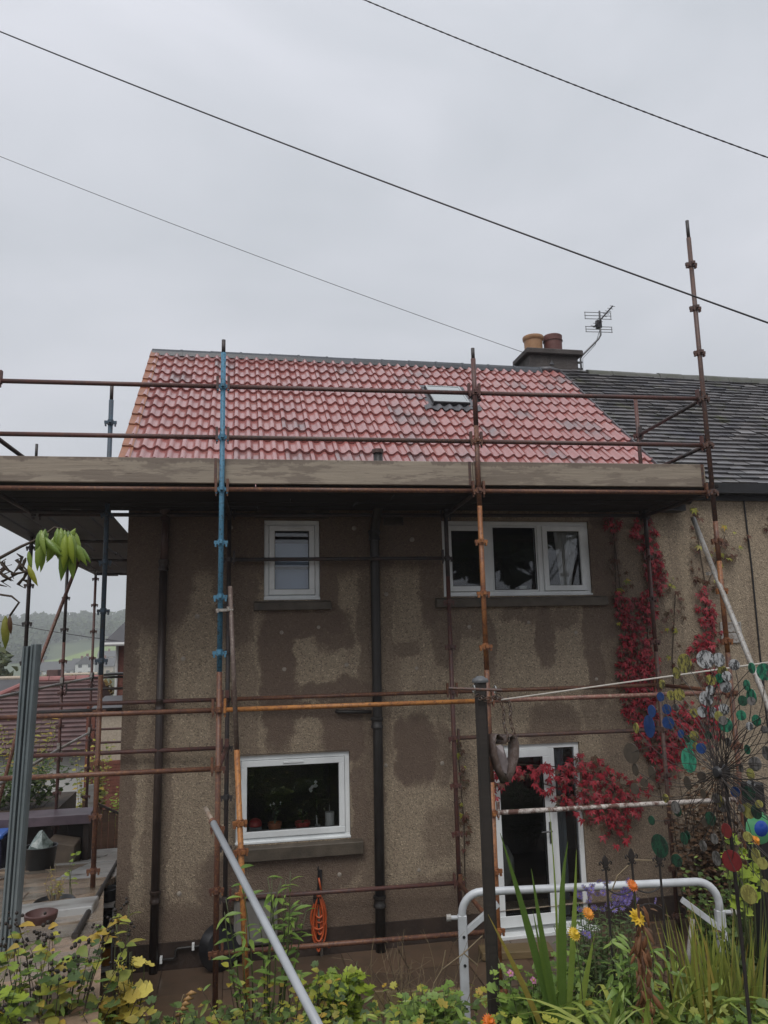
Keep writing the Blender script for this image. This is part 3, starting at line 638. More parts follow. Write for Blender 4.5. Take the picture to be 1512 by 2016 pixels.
fl(-4, 0, m_maroon, IW); fl(-4, 1, m_rust, IW); fl(-4, 2, m_rust, IW)
fl(-5, 0, m_maroon, IW); fl(-5, 2, m_brown, IW); fl(-8, 1, m_maroon, IW)
def transom(k, i, mm): return ledger(sc, S(XS[i], 0, k * NS), S(XS[i], IW, k * NS), mm, name='transom')
for k, i, mm in ((0, 0, m_dsteel), (0, 1, m_dsteel), (0, 2, m_dsteel), (0, 3, m_dsteel), (2, 3, m_dsteel), (1, 3, m_dsteel), (-8, 2, m_rust), (-4, 1, m_maroon), (-4, 3, m_rust), (-5, 1, m_maroon)): transom(k, i, mm)
ledger(sc, S(XS[0], 0, NS), S(XS[0] + 0.02, IW, NS), m_dsteel, name='transom')
ledger(sc, S(BAY, 0.0, -6 * NS), S(BAY, 0.0, -6 * NS) + AX * 0.0 + Vector((0, 0.3, 0)), m_orange, name='stub_transom')
# boards
def plank(par, a, b, w, t, mm, name, up_=Vector((0, 0, 1))):
    """plank from a to b, width w along the horizontal normal, thickness t upward, a/b = centre of underside"""
    a, b = Vector(a), Vector(b); d = (b - a) / 2; s = Vector((-d.y, d.x, 0)).normalized() * w / 2
    return bevel(MB().obox((a + b) / 2 + up_ * t / 2, d, s, up_ * t / 2).build(name, mm, par), 0.004)
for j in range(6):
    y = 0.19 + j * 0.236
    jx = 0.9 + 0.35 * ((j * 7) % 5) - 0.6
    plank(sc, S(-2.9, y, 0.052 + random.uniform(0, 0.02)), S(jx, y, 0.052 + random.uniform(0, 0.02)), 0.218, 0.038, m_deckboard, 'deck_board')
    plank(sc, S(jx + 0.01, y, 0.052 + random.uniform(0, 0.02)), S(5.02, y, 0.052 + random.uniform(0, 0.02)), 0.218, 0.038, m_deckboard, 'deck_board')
def toeb(x0, x1, dz=0.0):
    a, b = S(x0, 0.05, 0.062 + dz), S(x1, 0.05, 0.062 + dz); d = (b - a) / 2
    o = bevel(MB().obox((a + b) / 2 + Vector((0, 0, 0.118)), d, AY * 0.019, (0, 0, 0.118)).build('toe_board', m_toe, sc), 0.004)
    for e, q in ((a, 1), (b, -1)):
        MB().obox(e + d.normalized() * q * 0.03 + Vector((0, 0, 0.118)), d.normalized() * 0.014, AY * 0.0215, (0, 0, 0.1195)).build('end_band', m_brown, o)
    return o
toeb(-2.9, -0.03, 0.004); toeb(-0.025, 2.40, 0.0); toeb(2.405, 4.85, 0.003)
# rakers clamped to the standards
def clamp(par, c, mm=m_galv):
    m = MB(); c = Vector(c)
    m.obox(c, (0.05, 0, 0), (0, 0.035, 0), (0, 0, 0.012)); m.obox(c + Vector((0.04, -0.03, 0.01)), (0.012, 0, 0), (0, 0.03, 0), (0, 0, 0.02)); m.path([c + Vector((0.03, -0.05, 0)), c + Vector((0.085, -0.05, 0.0))], 0.008, 6)
    m.obox(c + Vector((-0.055, -0.02, -0.005)), (0.012, 0, 0), (0, 0.02, 0), (0, 0, 0.018)); return m.build('swivel_clamp', mm, par)
r1 = MB().path([(0.085, -0.06, 3.70), (0.16, -0.20, 2.25)], 0.021, 12).build('raker', rusty('raker_brown', (0.12, 0.085, 0.07), (0.09, 0.06, 0.05), (0.2, 0.16, 0.13)), sc, True)
MB().path([(0.157, -0.195, 2.30), (0.27, -0.42, 0.05)], 0.0245, 12).build('orange_foot_tube', m_yellow, r1, True)
for z in (1.72, 1.50, 1.18):
    t = (2.30 - z) / 2.25; place(node_me(m_orange), 'lug_ring', r1, (0.157 + 0.113 * t, -0.195 - 0.225 * t, z), (0, 0, 0.4))
clamp(r1, (0.03, -0.045, 3.49))
r2 = MB().path([(4.925, 0.22, 4.41), (4.875, -0.145, 3.78), (4.69, -1.0, 2.53), (4.48, -1.95, 0.95)], 0.0245, 12).build('raker', m_galv, sc, True)
clamp(r2, (4.885, -0.085, 3.79))

# ---- scaffold down the gable side
ss = thing('side_scaffold', (-2.0, 5.0, 0), 'dark boarded scaffold platform running back along the gable end', 'scaffold')
def zs(b, n=12): return [GZ + k * NS - 0.06 for k in range(-9, 4)]
standard(ss, (-1.18, 1.14, 0.84), 5.98, [(2.92, m_rust), (7, m_dblue)], 0.2, [3.554 + 0.495 * k for k in range(-5, 5)], rot=0.05)
standard(ss, (-2.51, 3.64, 0.40), 5.92, [(2.6, m_maroon), (7, m_dsteel)], 0.2, [4.02 + 0.495 * k for k in range(-7, 4)], rot=0.0)
standard(ss, (-2.516, 5.96, 0.0), 4.62, [(3.3, m_maroon), (7, m_dsteel)], 0, [3.503 + 0.495 * k for k in range(-7, 3)], rot=0.0)
standard(ss, (-2.478, 8.33, -0.4), 4.62, [(9, m_maroon)], 0, [3.517 + 0.495 * k for k in range(-8, 3)], rot=0.0)
for k, mm in ((-4, m_galv), (-6, m_galv)):
    z = GZ + k * NS + 0.04
    ledger(ss, (-2.5, 1.2, z), (-2.51, 3.64, z), mm); ledger(ss, (-2.51, 3.64, z), (-2.516, 5.96, z), mm); ledger(ss, (-2.516, 5.96, z), (-2.478, 8.33, z), mm)
for z, y in ((2.66, 8.33), (2.56, 5.96), (1.72, 8.33), (1.48, 8.33), (2.4, 3.64)): ledger(ss, (-2.5, y, z), (-1.15, y, z), m_dsteel if z > 2 else m_maroon, name='transom')
ledger(ss, (-2.516, 3.64, 4.60), (-2.516, 5.96, 4.60), m_galv); ledger(ss, (-2.516, 5.96, 4.60), (-2.478, 8.33, 4.60), m_galv)
for y in (1.3, 3.64, 5.96, 8.33): ledger(ss, (-2.55, y, 4.60), (-1.12, y, 4.60), m_dsteel, name='transom', fit=False)
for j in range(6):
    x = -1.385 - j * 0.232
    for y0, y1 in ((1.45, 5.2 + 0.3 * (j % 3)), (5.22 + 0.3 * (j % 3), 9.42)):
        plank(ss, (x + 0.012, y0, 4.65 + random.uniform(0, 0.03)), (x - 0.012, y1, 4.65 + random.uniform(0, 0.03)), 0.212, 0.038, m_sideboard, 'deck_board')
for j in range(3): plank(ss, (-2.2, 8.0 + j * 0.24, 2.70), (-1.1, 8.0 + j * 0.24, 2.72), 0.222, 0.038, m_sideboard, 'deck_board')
MB().path([(-2.02, 4.5, 4.60), (-2.62, 4.3, 2.6), (-3.0, 4.2, 0.6)], 0.0242, 12).build('raker', m_pink, ss, True)
# ================================================================== GROUND AND FAR COUNTRY
def lerp_tab(t, tab):
    if t <= tab[0][0]: return tab[0][1]
    for (a, b), (c, d) in zip(tab, tab[1:]):
        if t <= c: return b + (d - b) * (t - a) / (c - a)
    return tab[-1][1]
NAT = [(-200, 3.0), (-60, 2.2), (-10, 1.66), (-3.1, 1.66), (1.1, 0.9), (6, 0.02), (10, -0.75), (20, -3.3), (45, -5), (120, -9), (280, -7), (330, -5), (400, -1.5), (450, 7), (520, 13), (620, 24), (760, 30), (1100, 40)]
natural = lambda y: lerp_tab(y, NAT)
bank = lambda y: max(-0.02, min(1.66, 0.34 * (-0.35 - y)))
def gz(x, y):
    n = natural(y)
    if y > 60: n += 3.0 * sin(x * 0.011 + 1.0) * min(1, (y - 60) / 300)
    if x <= -1.35 or y > 9: return n
    k = 1 - min(1.0, (x + 1.35) / (0.12 if y > -0.4 else 0.9))
    low = bank(y) if y < -0.2 else -0.03
    return low + (n - low) * k if n > low else min(n, low)
def ground_mat():
    b = NB('garden_earth_and_grass')
    sp = b.n('ShaderNodeSeparateXYZ'); b.l(b.pos, sp.inputs[0])
    far = b.ramp(b.math('DIVIDE', sp.outputs[1], 60.0), (0.15, 0.0), (0.5, 1.0))
    soil = b.mix(b.ramp(b.noise(2.5, 5, 0.7), (0.35, 0.0), (0.65, 1.0)), (0.035, 0.024, 0.016), (0.075, 0.05, 0.03))
    grass = b.mix(b.ramp(b.noise(0.02, 5, 0.6), (0.4, 0.0), (0.6, 1.0)), (0.045, 0.07, 0.025), (0.085, 0.11, 0.04))
    b.bump(b.noise(20, 4), 0.6, 0.02)
    return b.fin(b.mix(far, soil, grass), 0.75)
gx = [-1000, -500, -250, -140, -110, -90, -75, -60, -48, -36, -25, -16, -10, -6, -4, -3, -2.4, -1.9, -1.6, -1.35, -1.23, -0.9, -0.45, 0, 0.5, 1, 1.5, 2, 2.6, 3.3, 4, 5, 6, 8, 11, 16, 30, 60, 140, 400, 1000]
gy = [-200, -60, -20, -10, -7, -5.5, -4.8, -4.2, -3.6, -3.1, -2.5, -2, -1.5, -1, -0.6, -0.4, -0.2, 0.3, 1.1, 2, 3, 4.5, 6, 8, 9, 10, 13, 16, 20, 28, 45, 70, 120, 180, 240, 280, 305, 330, 365, 400, 425, 450, 485, 520, 570, 620, 700, 760, 900, 1100]
gm = MB(); gm.v = [(x, y, gz(x, y)) for y in gy for x in gx]; nx_ = len(gx)
for j in range(len(gy) - 1):
    for i in range(nx_ - 1): gm.f.append((j * nx_ + i, j * nx_ + i + 1, (j + 1) * nx_ + i + 1, (j + 1) * nx_ + i)); gm.m.append(0)
tag(gm.build('ground', ground_mat(), smooth=True), kind='structure')

def slab_mat(name, cols, rough):
    b = NB(name); r = b.n('ShaderNodeObjectInfo').outputs['Random']; n = len(cols)
    base = b.ramp(r, *[(i / (n - 1), c) for i, c in enumerate(cols)])
    dirt = b.ramp(b.noise(3.2, 5, 0.65), (0.45, 0.0), (0.7, 0.8)); col = b.mix(dirt, base, (0.06, 0.045, 0.03))
    b.bump(b.noise(60, 3), 0.25, 0.004)
    return b.fin(col, rough, 0, 0.5)
m_slab = slab_mat('wet_paving', [(0.34, 0.235, 0.16), (0.26, 0.21, 0.16), (0.40, 0.29, 0.20), (0.20, 0.18, 0.15)], 0.22)
m_pale = slab_mat('pale_paving', [(0.38, 0.38, 0.37), (0.31, 0.31, 0.30), (0.44, 0.44, 0.43)], 0.3)
# patio in front of the house
patio = tag(MB().box(-1.20, 8.0, -0.32, FY - 0.02, -0.25, -0.045).build('patio', m_plinth), kind='structure')
sl = MB().box(-0.297, 0.297, -0.297, 0.297, -0.04, 0.0); slab_me = bevel_me = sl.mesh('paving_slab', m_slab)
m_patio = slab_mat('brown_wet_paving', [(0.115, 0.075, 0.048), (0.09, 0.06, 0.042), (0.14, 0.09, 0.058)], 0.28)
slab_pat = sl.mesh('paving_slab', m_patio)
for i in range(14):
    for j in range(3): place(slab_pat, 'paving_slab', patio, (-0.85 + i * 0.6, 0.02 + j * 0.6, -0.004 + random.uniform(-0.006, 0.004)), (random.uniform(-.008, .008), random.uniform(-.008, .008), 0))
# sloping side path on the terrace left of the gable
def xt(y): return -1.0 - (y - 0.62) * 0.145 if y < 1.5 else -1.14
side = tag(MB().prism([(-3.0, -3.2, 1.55), (-3.0, -3.1, 1.60), (-3.0, 1.1, 0.84), (-3.0, 6.0, -0.03), (-3.0, 6.0, -0.4), (-3.0, -3.2, 0.6)], (1.78, 0, 0)).build('side_path', m_plinth), kind='structure')
slab_big = MB().box(-0.34, 0.34, -0.297, 0.297, -0.06, 0.0).mesh('paving_slab', m_slab); slab_wh = MB().box(-0.34, 0.34, -0.297, 0.297, -0.06, 0.0).mesh('paving_slab', m_pale)
for j in range(21):
    y = -3.3 + j * 0.6; z = natural(y) + 0.022; tilt = -math.atan(0.18) if -3.1 < y < 9 else 0
    for i in range(3):
        x = xt(y) - 0.345 - i * 0.685
        if y > 6.2 and i > 1: continue
        me = slab_wh if (i == 0 and y > 2.2) or y > 4.6 else slab_big
        place(me, 'paving_slab', side, (x, y, z + random.uniform(-0.005, 0.008)), (tilt + random.uniform(-.01, .01), random.uniform(-.012, .012), (0.144 if y < 1.4 else 0) + random.uniform(-.01, .01)))
# edge of the terrace above the sunken strip
rwm = MB(); ys = [-3.3, -2, -1, 0, 0.6, 1.1, 1.5]
for a, b in zip(ys, ys[1:]):
    rwm.add([(xt(a) - 0.02, a, natural(a) - 0.04), (xt(b) - 0.02, b, natural(b) - 0.04), (xt(b) - 0.02, b, -0.1), (xt(a) - 0.02, a, -0.1), (xt(a) - 0.30, a, natural(a) - 0.04), (xt(b) - 0.30, b, natural(b) - 0.04)], [(0, 1, 2, 3), (4, 5, 1, 0)])
tag(rwm.build('terrace_edge', plain('pale_render', (0.24, 0.19, 0.15), 0.6, 0.5, 3)), kind='structure')

m_brick = plain('brick', (0.21, 0.07, 0.045), 0.75, 0.35, 14)
m_cream = plain('cream_dash', (0.50, 0.42, 0.33), 0.85, 0.25, 20, bump=0.5, bscale=60)
m_whitew = plain('white_wall', (0.62, 0.62, 0.60), 0.8, 0.15, 2)
m_brroof = plain('brown_tile', (0.135, 0.078, 0.074), 0.55, 0.35, 3)
m_pinkr = plain('pink_ridge', (0.33, 0.13, 0.12), 0.6, 0.3, 4)
m_groof = plain('grey_roof', (0.085, 0.083, 0.088), 0.6, 0.25, 1)
m_hwin = plain('dark_pane', (0.03, 0.035, 0.04), 0.2, 0.2)
# brown-roofed bungalow downhill
bu = thing('brown_bungalow', (-6, 19, -3.3), 'low house with brown tiled roof and pink ridge beyond the side scaffold', 'house')
MB().box(-9.5, -3.9, 17.0, 23.0, -3.6, 0.42).build('wall', m_whitew, bu)
A, B_, C_, D_ = Vector((-9.9, 16.55, 0.36)), Vector((-3.72, 16.55, 0.36)), Vector((-4.10, 20.0, 2.22)), Vector((-6.15, 20.0, 2.22))
brf = MB(); brf.add([A, B_, C_, D_, (-9.9, 23.45, 0.36), (-3.72, 23.45, 0.36)], [(0, 1, 2, 3), (0, 3, 4), (3, 2, 5, 4), (1, 5, 2)]); bro = brf.build('roof', m_brroof, bu)
nrow = 17
for r in range(nrow):
    t0, t1 = r / nrow, (r + 1) / nrow
    l0, r0, l1, r1_ = A.lerp(D_, t0), B_.lerp(C_, t0), A.lerp(D_, t1), B_.lerp(C_, t1); u = Vector((0, -0.03, 0.075))
    q = MB(); q.add([l0 + u, r0 + u, r1_ + u * 0.3, l1 + u * 0.3, l0, r0], [(0, 1, 2, 3), (4, 5, 1, 0)]); q.build('tile_course', m_brroof, bro)
for k in range(5): MB().path([D_.lerp(C_, k / 5) + Vector((0.01, 0, 0.04)), D_.lerp(C_, (k + 1) / 5) + Vector((-0.01, 0, 0.04))], 0.11, 8).build('ridge_tile', m_pinkr, bro)
MB().path([A + Vector((0, 0, 0.08)), D_ + Vector((0, 0, 0.07))], 0.09, 8).build('hip_tiles', m_pinkr, bro)
MB().box(-5.90, -5.56, 20.3, 20.8, 1.6, 2.56).build('chimney', plain('sooty_brick', (0.15, 0.09, 0.08), 0.8), bro)
MB().box(-3.95, -3.72, 16.5, 16.65, -1.0, 1.6).build('brick_pier', m_brick, bu)
# cream and brick outbuilding right behind the corner
ob_ = thing('cream_outbuilding', (-2.4, 14, -1.5), 'cream pebbledash outbuilding on a brick base seen past the gable', 'outbuilding')
MB().box(-3.22, 2.0, 14.0, 16.0, 0.42, 1.62).build('wall', m_cream, ob_)
bb = MB().box(-3.10, 2.0, 13.96, 16.0, -1.8, 0.418).build('brick_base', m_brick, ob_)
for r in range(10):
    for c in range(3):
        bx = -3.09 + c * 0.225 + (0.11 if r % 2 else 0)
        MB().box(bx, bx + 0.21, 13.948, 13.97, 0.33 - r * 0.075, 0.395 - r * 0.075).build('brick', m_brick, bb)
MB().prism([(-3.4, 13.9, 1.62), (-3.4, 16.1, 1.62), (-3.4, 16.1, 1.9), (-3.4, 13.9, 1.72)], (5, 0, 0)).build('roof', m_groof, ob_)
# brick house with white gutter
bh = thing('red_brick_house', (-1, 21, -3), 'red brick house with white gutter and downpipe showing past the gable', 'house')
bw = MB().box(-3.43, 4.0, 18.0, 25.0, -3.6, 3.3).build('wall', m_brick, bh)
for r in range(13):
    for c in range(2):
        bx = -3.42 + c * 0.225 + (0.11 if r % 2 else 0); MB().box(bx, bx + 0.21, 17.985, 18.01, 2.1 + r * 0.085, 2.175 + r * 0.085).build('brick', m_brick, bw)
MB().prism([(-3.75, 17.6, 3.30), (-3.75, 25.4, 3.30), (-2.3, 21.5, 5.2)], (0, 0, 0.05)).build('hip_face', m_groof, bh)
MB().prism([(-3.75, 17.55, 3.38), (-2.4, 21.5, 5.4), (-2.4, 21.6, 5.4), (-3.75, 25.4, 3.38)], (8, 0, 0)).build('roof', m_groof, bh)
MB().path([(-3.78, 17.5, 3.33), (4, 17.5, 3.33)], 0.055, 8).build('gutter', m_whitew, bh)
MB().path([(-3.38, 17.9, 3.3), (-3.38, 17.9, -1)], 0.04, 8).build('downpipe', m_whitew, bh)
# two grey roofed houses further down
for nm, lab, x0, x1, y, ze, zr in (('grey_roofed_house', 'plain grey roof at the left edge beyond the brown bungalow', -16, -8.4, 26, 0.6, 2.06), ('grey_roofed_house', 'grey roof just above the pink ridge of the bungalow', -8.6, -6.4, 30, 1.2, 2.02)):
    h = thing(nm, ((x0 + x1) / 2, y + 3, -4), lab, 'house')
    MB().box(x0 + 0.3, x1 - 0.3, y + 0.3, y + 6, -5.5, ze).build('wall', m_cream, h)
    MB().prism([(x0, y, ze - 0.1), (x0, y + 6.3, ze - 0.1), (x0, y + 3.2, zr)], (x1 - x0, 0, 0)).build('roof', m_groof, h)
    MB().path([(x0, y + 3.2, zr), (x1, y + 3.2, zr)], 0.1, 6).build('ridge', m_cream, h)
# houses across the valley
def far_house(x, y, w, d, hw, hr, mw, lab, gable=False, z=None):
    z = gz(x, y) - 0.3 if z is None else z
    h = thing('distant_house', (x, y, z), lab, 'house', 'houses across the valley')
    MB().box(x - w / 2, x + w / 2, y, y + d, z - 2, z + hw).build('wall', mw, h)
    if gable: MB().prism([(x - w / 2 - 0.3, y - 0.2, z + hw), (x + w / 2 + 0.3, y - 0.2, z + hw), (x, y - 0.2, z + hw + hr)], (0, d + 0.4, 0)).build('roof', m_groof, h)
    else: MB().prism([(x - w / 2 - 0.3, y - 0.4, z + hw), (x - w / 2 - 0.3, y + d + 0.4, z + hw), (x - w / 2 - 0.3, y + d / 2, z + hw + hr)], (w + 0.6, 0, 0)).build('roof', m_groof, h)
    n = max(2, int(w / 2.6))
    for i in range(n):
        for lv in (range(2) if hw > 4.5 else range(1)):
            xx = x - w / 2 + (i + 0.5) * w / n; f = MB().box(xx - 0.6, xx + 0.6, y - 0.08, y - 0.005, z + 0.9 + lv * 2.6, z + 2.1 + lv * 2.6).build('window', m_hwin, h)
    MB().box(x - 0.4, x + 0.4, y + d / 2 - 0.4, y + d / 2 + 0.4, z + hw + hr - 0.5, z + hw + hr + 0.9).build('chimney', m_brick, h)
far_house(-67.5, 290, 8, 7, 2.6, 3.0, m_cream, 'leftmost low house of the far row across the valley', z=-6.0)
far_house(-60.5, 286, 10, 7, 2.4, 3.2, m_whitew, 'dark roofed house in the middle of the far row', z=-6.0)
far_house(-55.2, 296, 6, 7, 3.4, 3.0, m_cream, 'low pale house left of the white gabled far house', z=-6.0)
far_house(-51.3, 284, 6.5, 8, 4.6, 2.8, m_whitew, 'tall white far house with windows on two floors', True, z=-6.2)
far_house(-46.5, 292, 7, 8, 3.6, 3.0, m_cream, 'far house nearest the blue standard', z=-6.2)
far_house(-57, 372, 9, 7, 2.4, 2.6, m_cream, 'small far house just below the green field')
far_house(-43.0, 470, 14, 9, 4.5, 3.5, m_cream, 'highest far house, at the right of the wooded hill')
# green field on the hillside
fm = MB(); N = 14
for j in range(N + 1):
    for i in range(N + 1):
        v = j / N; y = 385 + v * 66; c = -62 + 8 * v; hw_ = 34 * (1 - 0.6 * v); x = c + (i / N * 2 - 1) * hw_ + (6 * sin(v * 3))
        fm.v.append((x, y, gz(x, y) + 0.5))
for j in range(N):
    for i in range(N): fm.f.append((j * (N + 1) + i, j * (N + 1) + i + 1, (j + 1) * (N + 1) + i + 1, (j + 1) * (N + 1) + i)); fm.m.append(0)
tag(fm.build('hill_field', plain('field_grass', (0.19, 0.27, 0.05), 0.8, 0.2, 0.05), smooth=True), kind='structure')
# the wood on the hill: crowns of jittered leaf clumps
m_wood = foliage('far_wood', [(0.018, 0.034, 0.016), (0.03, 0.05, 0.022), (0.045, 0.06, 0.025)], 0.8, 0.0)
rnd = random.Random(3); wd = MB()
def clump(m, c, r, n, k=0.55):
    for _ in range(n):
        u = Vector((rnd.gauss(0, 1), rnd.gauss(0, 1), rnd.gauss(0, 1))).normalized(); p = Vector(c) + Vector((u.x * r[0], u.y * r[1], u.z * r[2])) * rnd.uniform(0.45, 1.0)
        a = Vector((rnd.gauss(0, 1), rnd.gauss(0, 1), rnd.gauss(0, 1))).normalized(); b = a.orthogonal().normalized(); cc = a.cross(b); s_ = r[0] * k * rnd.uniform(0.5, 1.1)
        m.add([p + a * s_, p - a * s_ * 0.6 + b * s_, p - a * s_ * 0.5 - b * s_ * 0.7 + cc * s_ * 0.6, p - cc * s_ * 0.8], [(0, 1, 2), (0, 2, 3), (0, 3, 1), (1, 3, 2)])
for i in range(420):
    y = rnd.uniform(452, 640) if i < 330 else rnd.uniform(395, 455); x = rnd.uniform(-135, -40) * y / 460
    if i >= 330 and -98 * y / 430 < x < -22 * y / 430: x = -98 * y / 430 - rnd.uniform(0, 30)
    h = rnd.uniform(6, 10.5); z = gz(x, y); clump(wd, (x, y, z + h * 0.55), (h * 0.42, h * 0.42, h * 0.5), 34)
tag(wd.build('hill_woodland', m_wood), 'hazy dark woodland covering the far hill', 'woodland', kind='stuff')
hg = MB()
for i in range(150):
    y = rnd.uniform(215, 280); x = rnd.uniform(-100, -25) * y / 290; h = rnd.uniform(1.5, 2.7); z = gz(x, y)
    clump(hg, (x, y - 10, z + h * 0.3), (h * 0.7, h * 0.6, h * 0.5), 18)
tag(hg.build('valley_hedges', foliage('valley_green', [(0.05, 0.07, 0.025), (0.10, 0.11, 0.035), (0.15, 0.12, 0.05)], 0.8, 0.0)), 'pale green hedges and bushes along the valley floor', 'hedge', kind='stuff')
# nearer trees between the houses
def leafy_tree(name, label, base, h, rad, mats, n=900, ls=0.16, group=None):
    t = thing(name, base, label, 'tree', group); b = Vector(base); tr = MB()
    tr.path([b, b + Vector((0.05, 0, h * 0.3)), b + Vector((0, 0.1, h * 0.62))], [0.12 * rad + .03, 0.09 * rad + .02, 0.03], 7)
    for k in range(6): q = k * 1.05; tr.path([b + Vector((0, 0, h * 0.3)), b + Vector((cos(q) * rad * 0.5, sin(q) * rad * 0.5, h * (0.5 + 0.06 * k)))], [0.05, 0.015], 5)
    tr.build('trunk', m_bark, t); cr_ = MB()
    for k in range(9):
        q = rnd.uniform(0, 6.28); rr = rad * rnd.uniform(0.1, 0.65); cz = h * rnd.uniform(0.45, 0.9)
        clump(cr_, b + Vector((cos(q) * rr, sin(q) * rr, cz)), (rad * 0.45, rad * 0.45, h * 0.16), n // 9, ls)
    o = cr_.build('crown', mats, t); tag(o, kind='stuff'); return t
m_bark = plain('bark', (0.05, 0.035, 0.025), 0.85, 0.4, 8)
m_autumn = foliage('autumn_yellow_leaf', [(0.15, 0.11, 0.025), (0.24, 0.15, 0.03), (0.09, 0.085, 0.03)], 0.6, 0.2)
m_midgreen = foliage('mid_green_leaf', [(0.03, 0.05, 0.015), (0.06, 0.085, 0.025), (0.10, 0.11, 0.035)], 0.55, 0.2)
leafy_tree('autumn_tree', 'yellow-brown autumn tree left of the white downpipe', (-4.9, 24.5, -4.0), 7.1, 1.5, m_autumn, 1300, 0.22)
leafy_tree('green_tree', 'dark green tree at the left edge above the grey roof', (-14.2, 40, -5), 8.6, 3.0, m_midgreen, 1100, 0.2)

for i, (x, y, h, r) in enumerate(((9, -24, 11, 4.2), (15.5, -27, 13, 5), (22, -25, 12, 5), (30, -28, 13, 5.5))):  # unseen trees, added so the bedroom glass reflects something dark
    leafy_tree('reflection_tree', ['broad unseen tree added behind the viewer, first of the row', 'tallest unseen tree added behind the viewer', 'round unseen tree added behind the viewer', 'wide unseen tree added furthest right behind the viewer'][i], (x, y, 1.7), h, r, m_midgreen, 1500, 0.3, 'unseen trees added for dark window reflections')
# ---- air
hz = MB().box(-1150, 1150, -260, 1250, -14, 90).build('haze', m_dark); tag(hz, kind='stuff')
hm = bpy.data.materials.new('rain_haze'); hm.use_nodes = True; t_ = hm.node_tree; t_.nodes.clear()
o_ = t_.nodes.new('ShaderNodeOutputMaterial'); v_ = t_.nodes.new('ShaderNodeVolumePrincipled'); v_.inputs['Color'].default_value = (0.93, 0.95, 1.0, 1); v_.inputs['Density'].default_value = 0.0010; v_.inputs['Anisotropy'].default_value = 0.0
t_.links.new(v_.outputs[0], o_.inputs['Volume']); hz.data.materials.clear(); hz.data.materials.append(hm)
# ================================================================== THINGS BY THE WALL
# pots and oddments on the kitchen sill (inside the glass)
SY, SZ = FY + 0.158, 1.145
m_terra = plain('terracotta', (0.55, 0.20, 0.09), 0.6, 0.3, 9); m_redpl = plain('red_plastic', (0.50, 0.05, 0.05), 0.3, 0.2, 9); m_ivory = plain('ivory', (0.82, 0.82, 0.78), 0.5, 0.1, 9)
m_houseleaf = foliage('house_plant_leaf', [(0.05, 0.08, 0.03), (0.09, 0.13, 0.05)], 0.4, 0.2)
def flowerpot(x, r, h, mm, label, tall, white):
    t = thing('flower_pot', (x, SY, SZ), label, 'plant pot')
    q = MB(); q.lathe((x, SY, SZ), [(r * 0.72, 0), (r * 0.95, h * 0.75), (r * 1.05, h * 0.76), (r * 1.05, h), (r * 0.9, h), (r * 0.85, h * 0.9), (0.0, h * 0.88)], 16); smooth_angle(q.build('pot', mm, t), 35)
    st = MB(); lf = MB(); fl_ = MB(); rr = random.Random(int(x * 100))
    for k in range(5):
        a = rr.uniform(0, 6.28); e = Vector((x + cos(a) * 0.06, SY + sin(a) * 0.05, SZ + h + tall * rr.uniform(0.5, 1.0))); st.path([(x, SY, SZ + h * 0.8), e], 0.003, 4)
        for j in range(5):
            p = Vector((x, SY, SZ + h)).lerp(e, 0.2 + j * 0.18); d = Vector((rr.uniform(-1, 1), rr.uniform(-1, 1), rr.uniform(-0.2, 0.6))) * 0.045; s_ = Vector((-d.z, d.x, d.y)) * 0.3
            lf.add([p, p + d * 0.5 + s_, p + d, p + d * 0.5 - s_], [(0, 1, 2, 3)])
        if white and k < 3:
            for j in range(4): d = Vector((rr.uniform(-1, 1), rr.uniform(-1, 1), rr.uniform(-1, 1))) * 0.016; s_ = Vector((-d.z, d.x, d.y)); fl_.add([e + d * 0.2, e + d + s_, e + d * 1.6, e + d - s_], [(0, 1, 2, 3)])
    st.build('stems', m_houseleaf, t); lf.build('leaves', m_houseleaf, t)
    if white: fl_.build('blossom', m_ivory, t)
    return t
flowerpot(0.575, 0.072, 0.145, m_terra, 'terracotta pot with a white-flowered plant on the kitchen sill', 0.24, True)
flowerpot(0.875, 0.080, 0.135, m_redpl, 'red pot with a leafy plant on the kitchen sill', 0.22, False)
t = thing('storage_tub', (0.37, SY, SZ), 'grey tub with a domed red lid at the left of the kitchen sill', 'tub')
bevel(MB().box(0.295, 0.435, SY - 0.06, SY + 0.06, SZ, SZ + 0.12).build('tub_body', plain('grey_plastic', (0.25, 0.27, 0.27), 0.5), t), 0.01)
q = MB(); q.lathe((0.365, SY, SZ + 0.122), [(0.075, 0), (0.075, 0.025), (0.06, 0.055), (0.03, 0.075), (0, 0.08)], 16); smooth_angle(q.build('lid', m_redpl, t), 50)
t = thing('kitchen_roll', (1.17, SY, SZ), 'white kitchen roll on an upright holder at the right of the sill', 'kitchen roll')
q = MB(); q.lathe((1.17, SY, SZ + 0.015), [(0.0, 0), (0.05, 0), (0.05, 0.2), (0.02, 0.2)], 18); smooth_angle(q.build('paper', m_ivory, t), 40)
q = MB(); q.lathe((1.17, SY, SZ), [(0.07, 0), (0.07, 0.012), (0.0, 0.013)], 16); q.path([(1.17, SY, SZ), (1.17, SY, SZ + 0.29)], 0.006, 8); q.build('holder', m_galv, t)
t = thing('glass_jar', (1.04, SY, SZ), 'small clear jar with a brush beside the kitchen roll', 'jar')
q = MB(); q.lathe((1.04, SY, SZ), [(0.0, 0), (0.035, 0), (0.038, 0.07), (0.03, 0.085), (0.03, 0.095)], 14); smooth_angle(q.build('jar_body', plain('milky_glass', (0.35, 0.37, 0.37), 0.15), t)); MB().path([(1.04, SY, SZ + 0.02), (1.025, SY, SZ + 0.19)], 0.006, 6).build('brush', m_ivory, t)
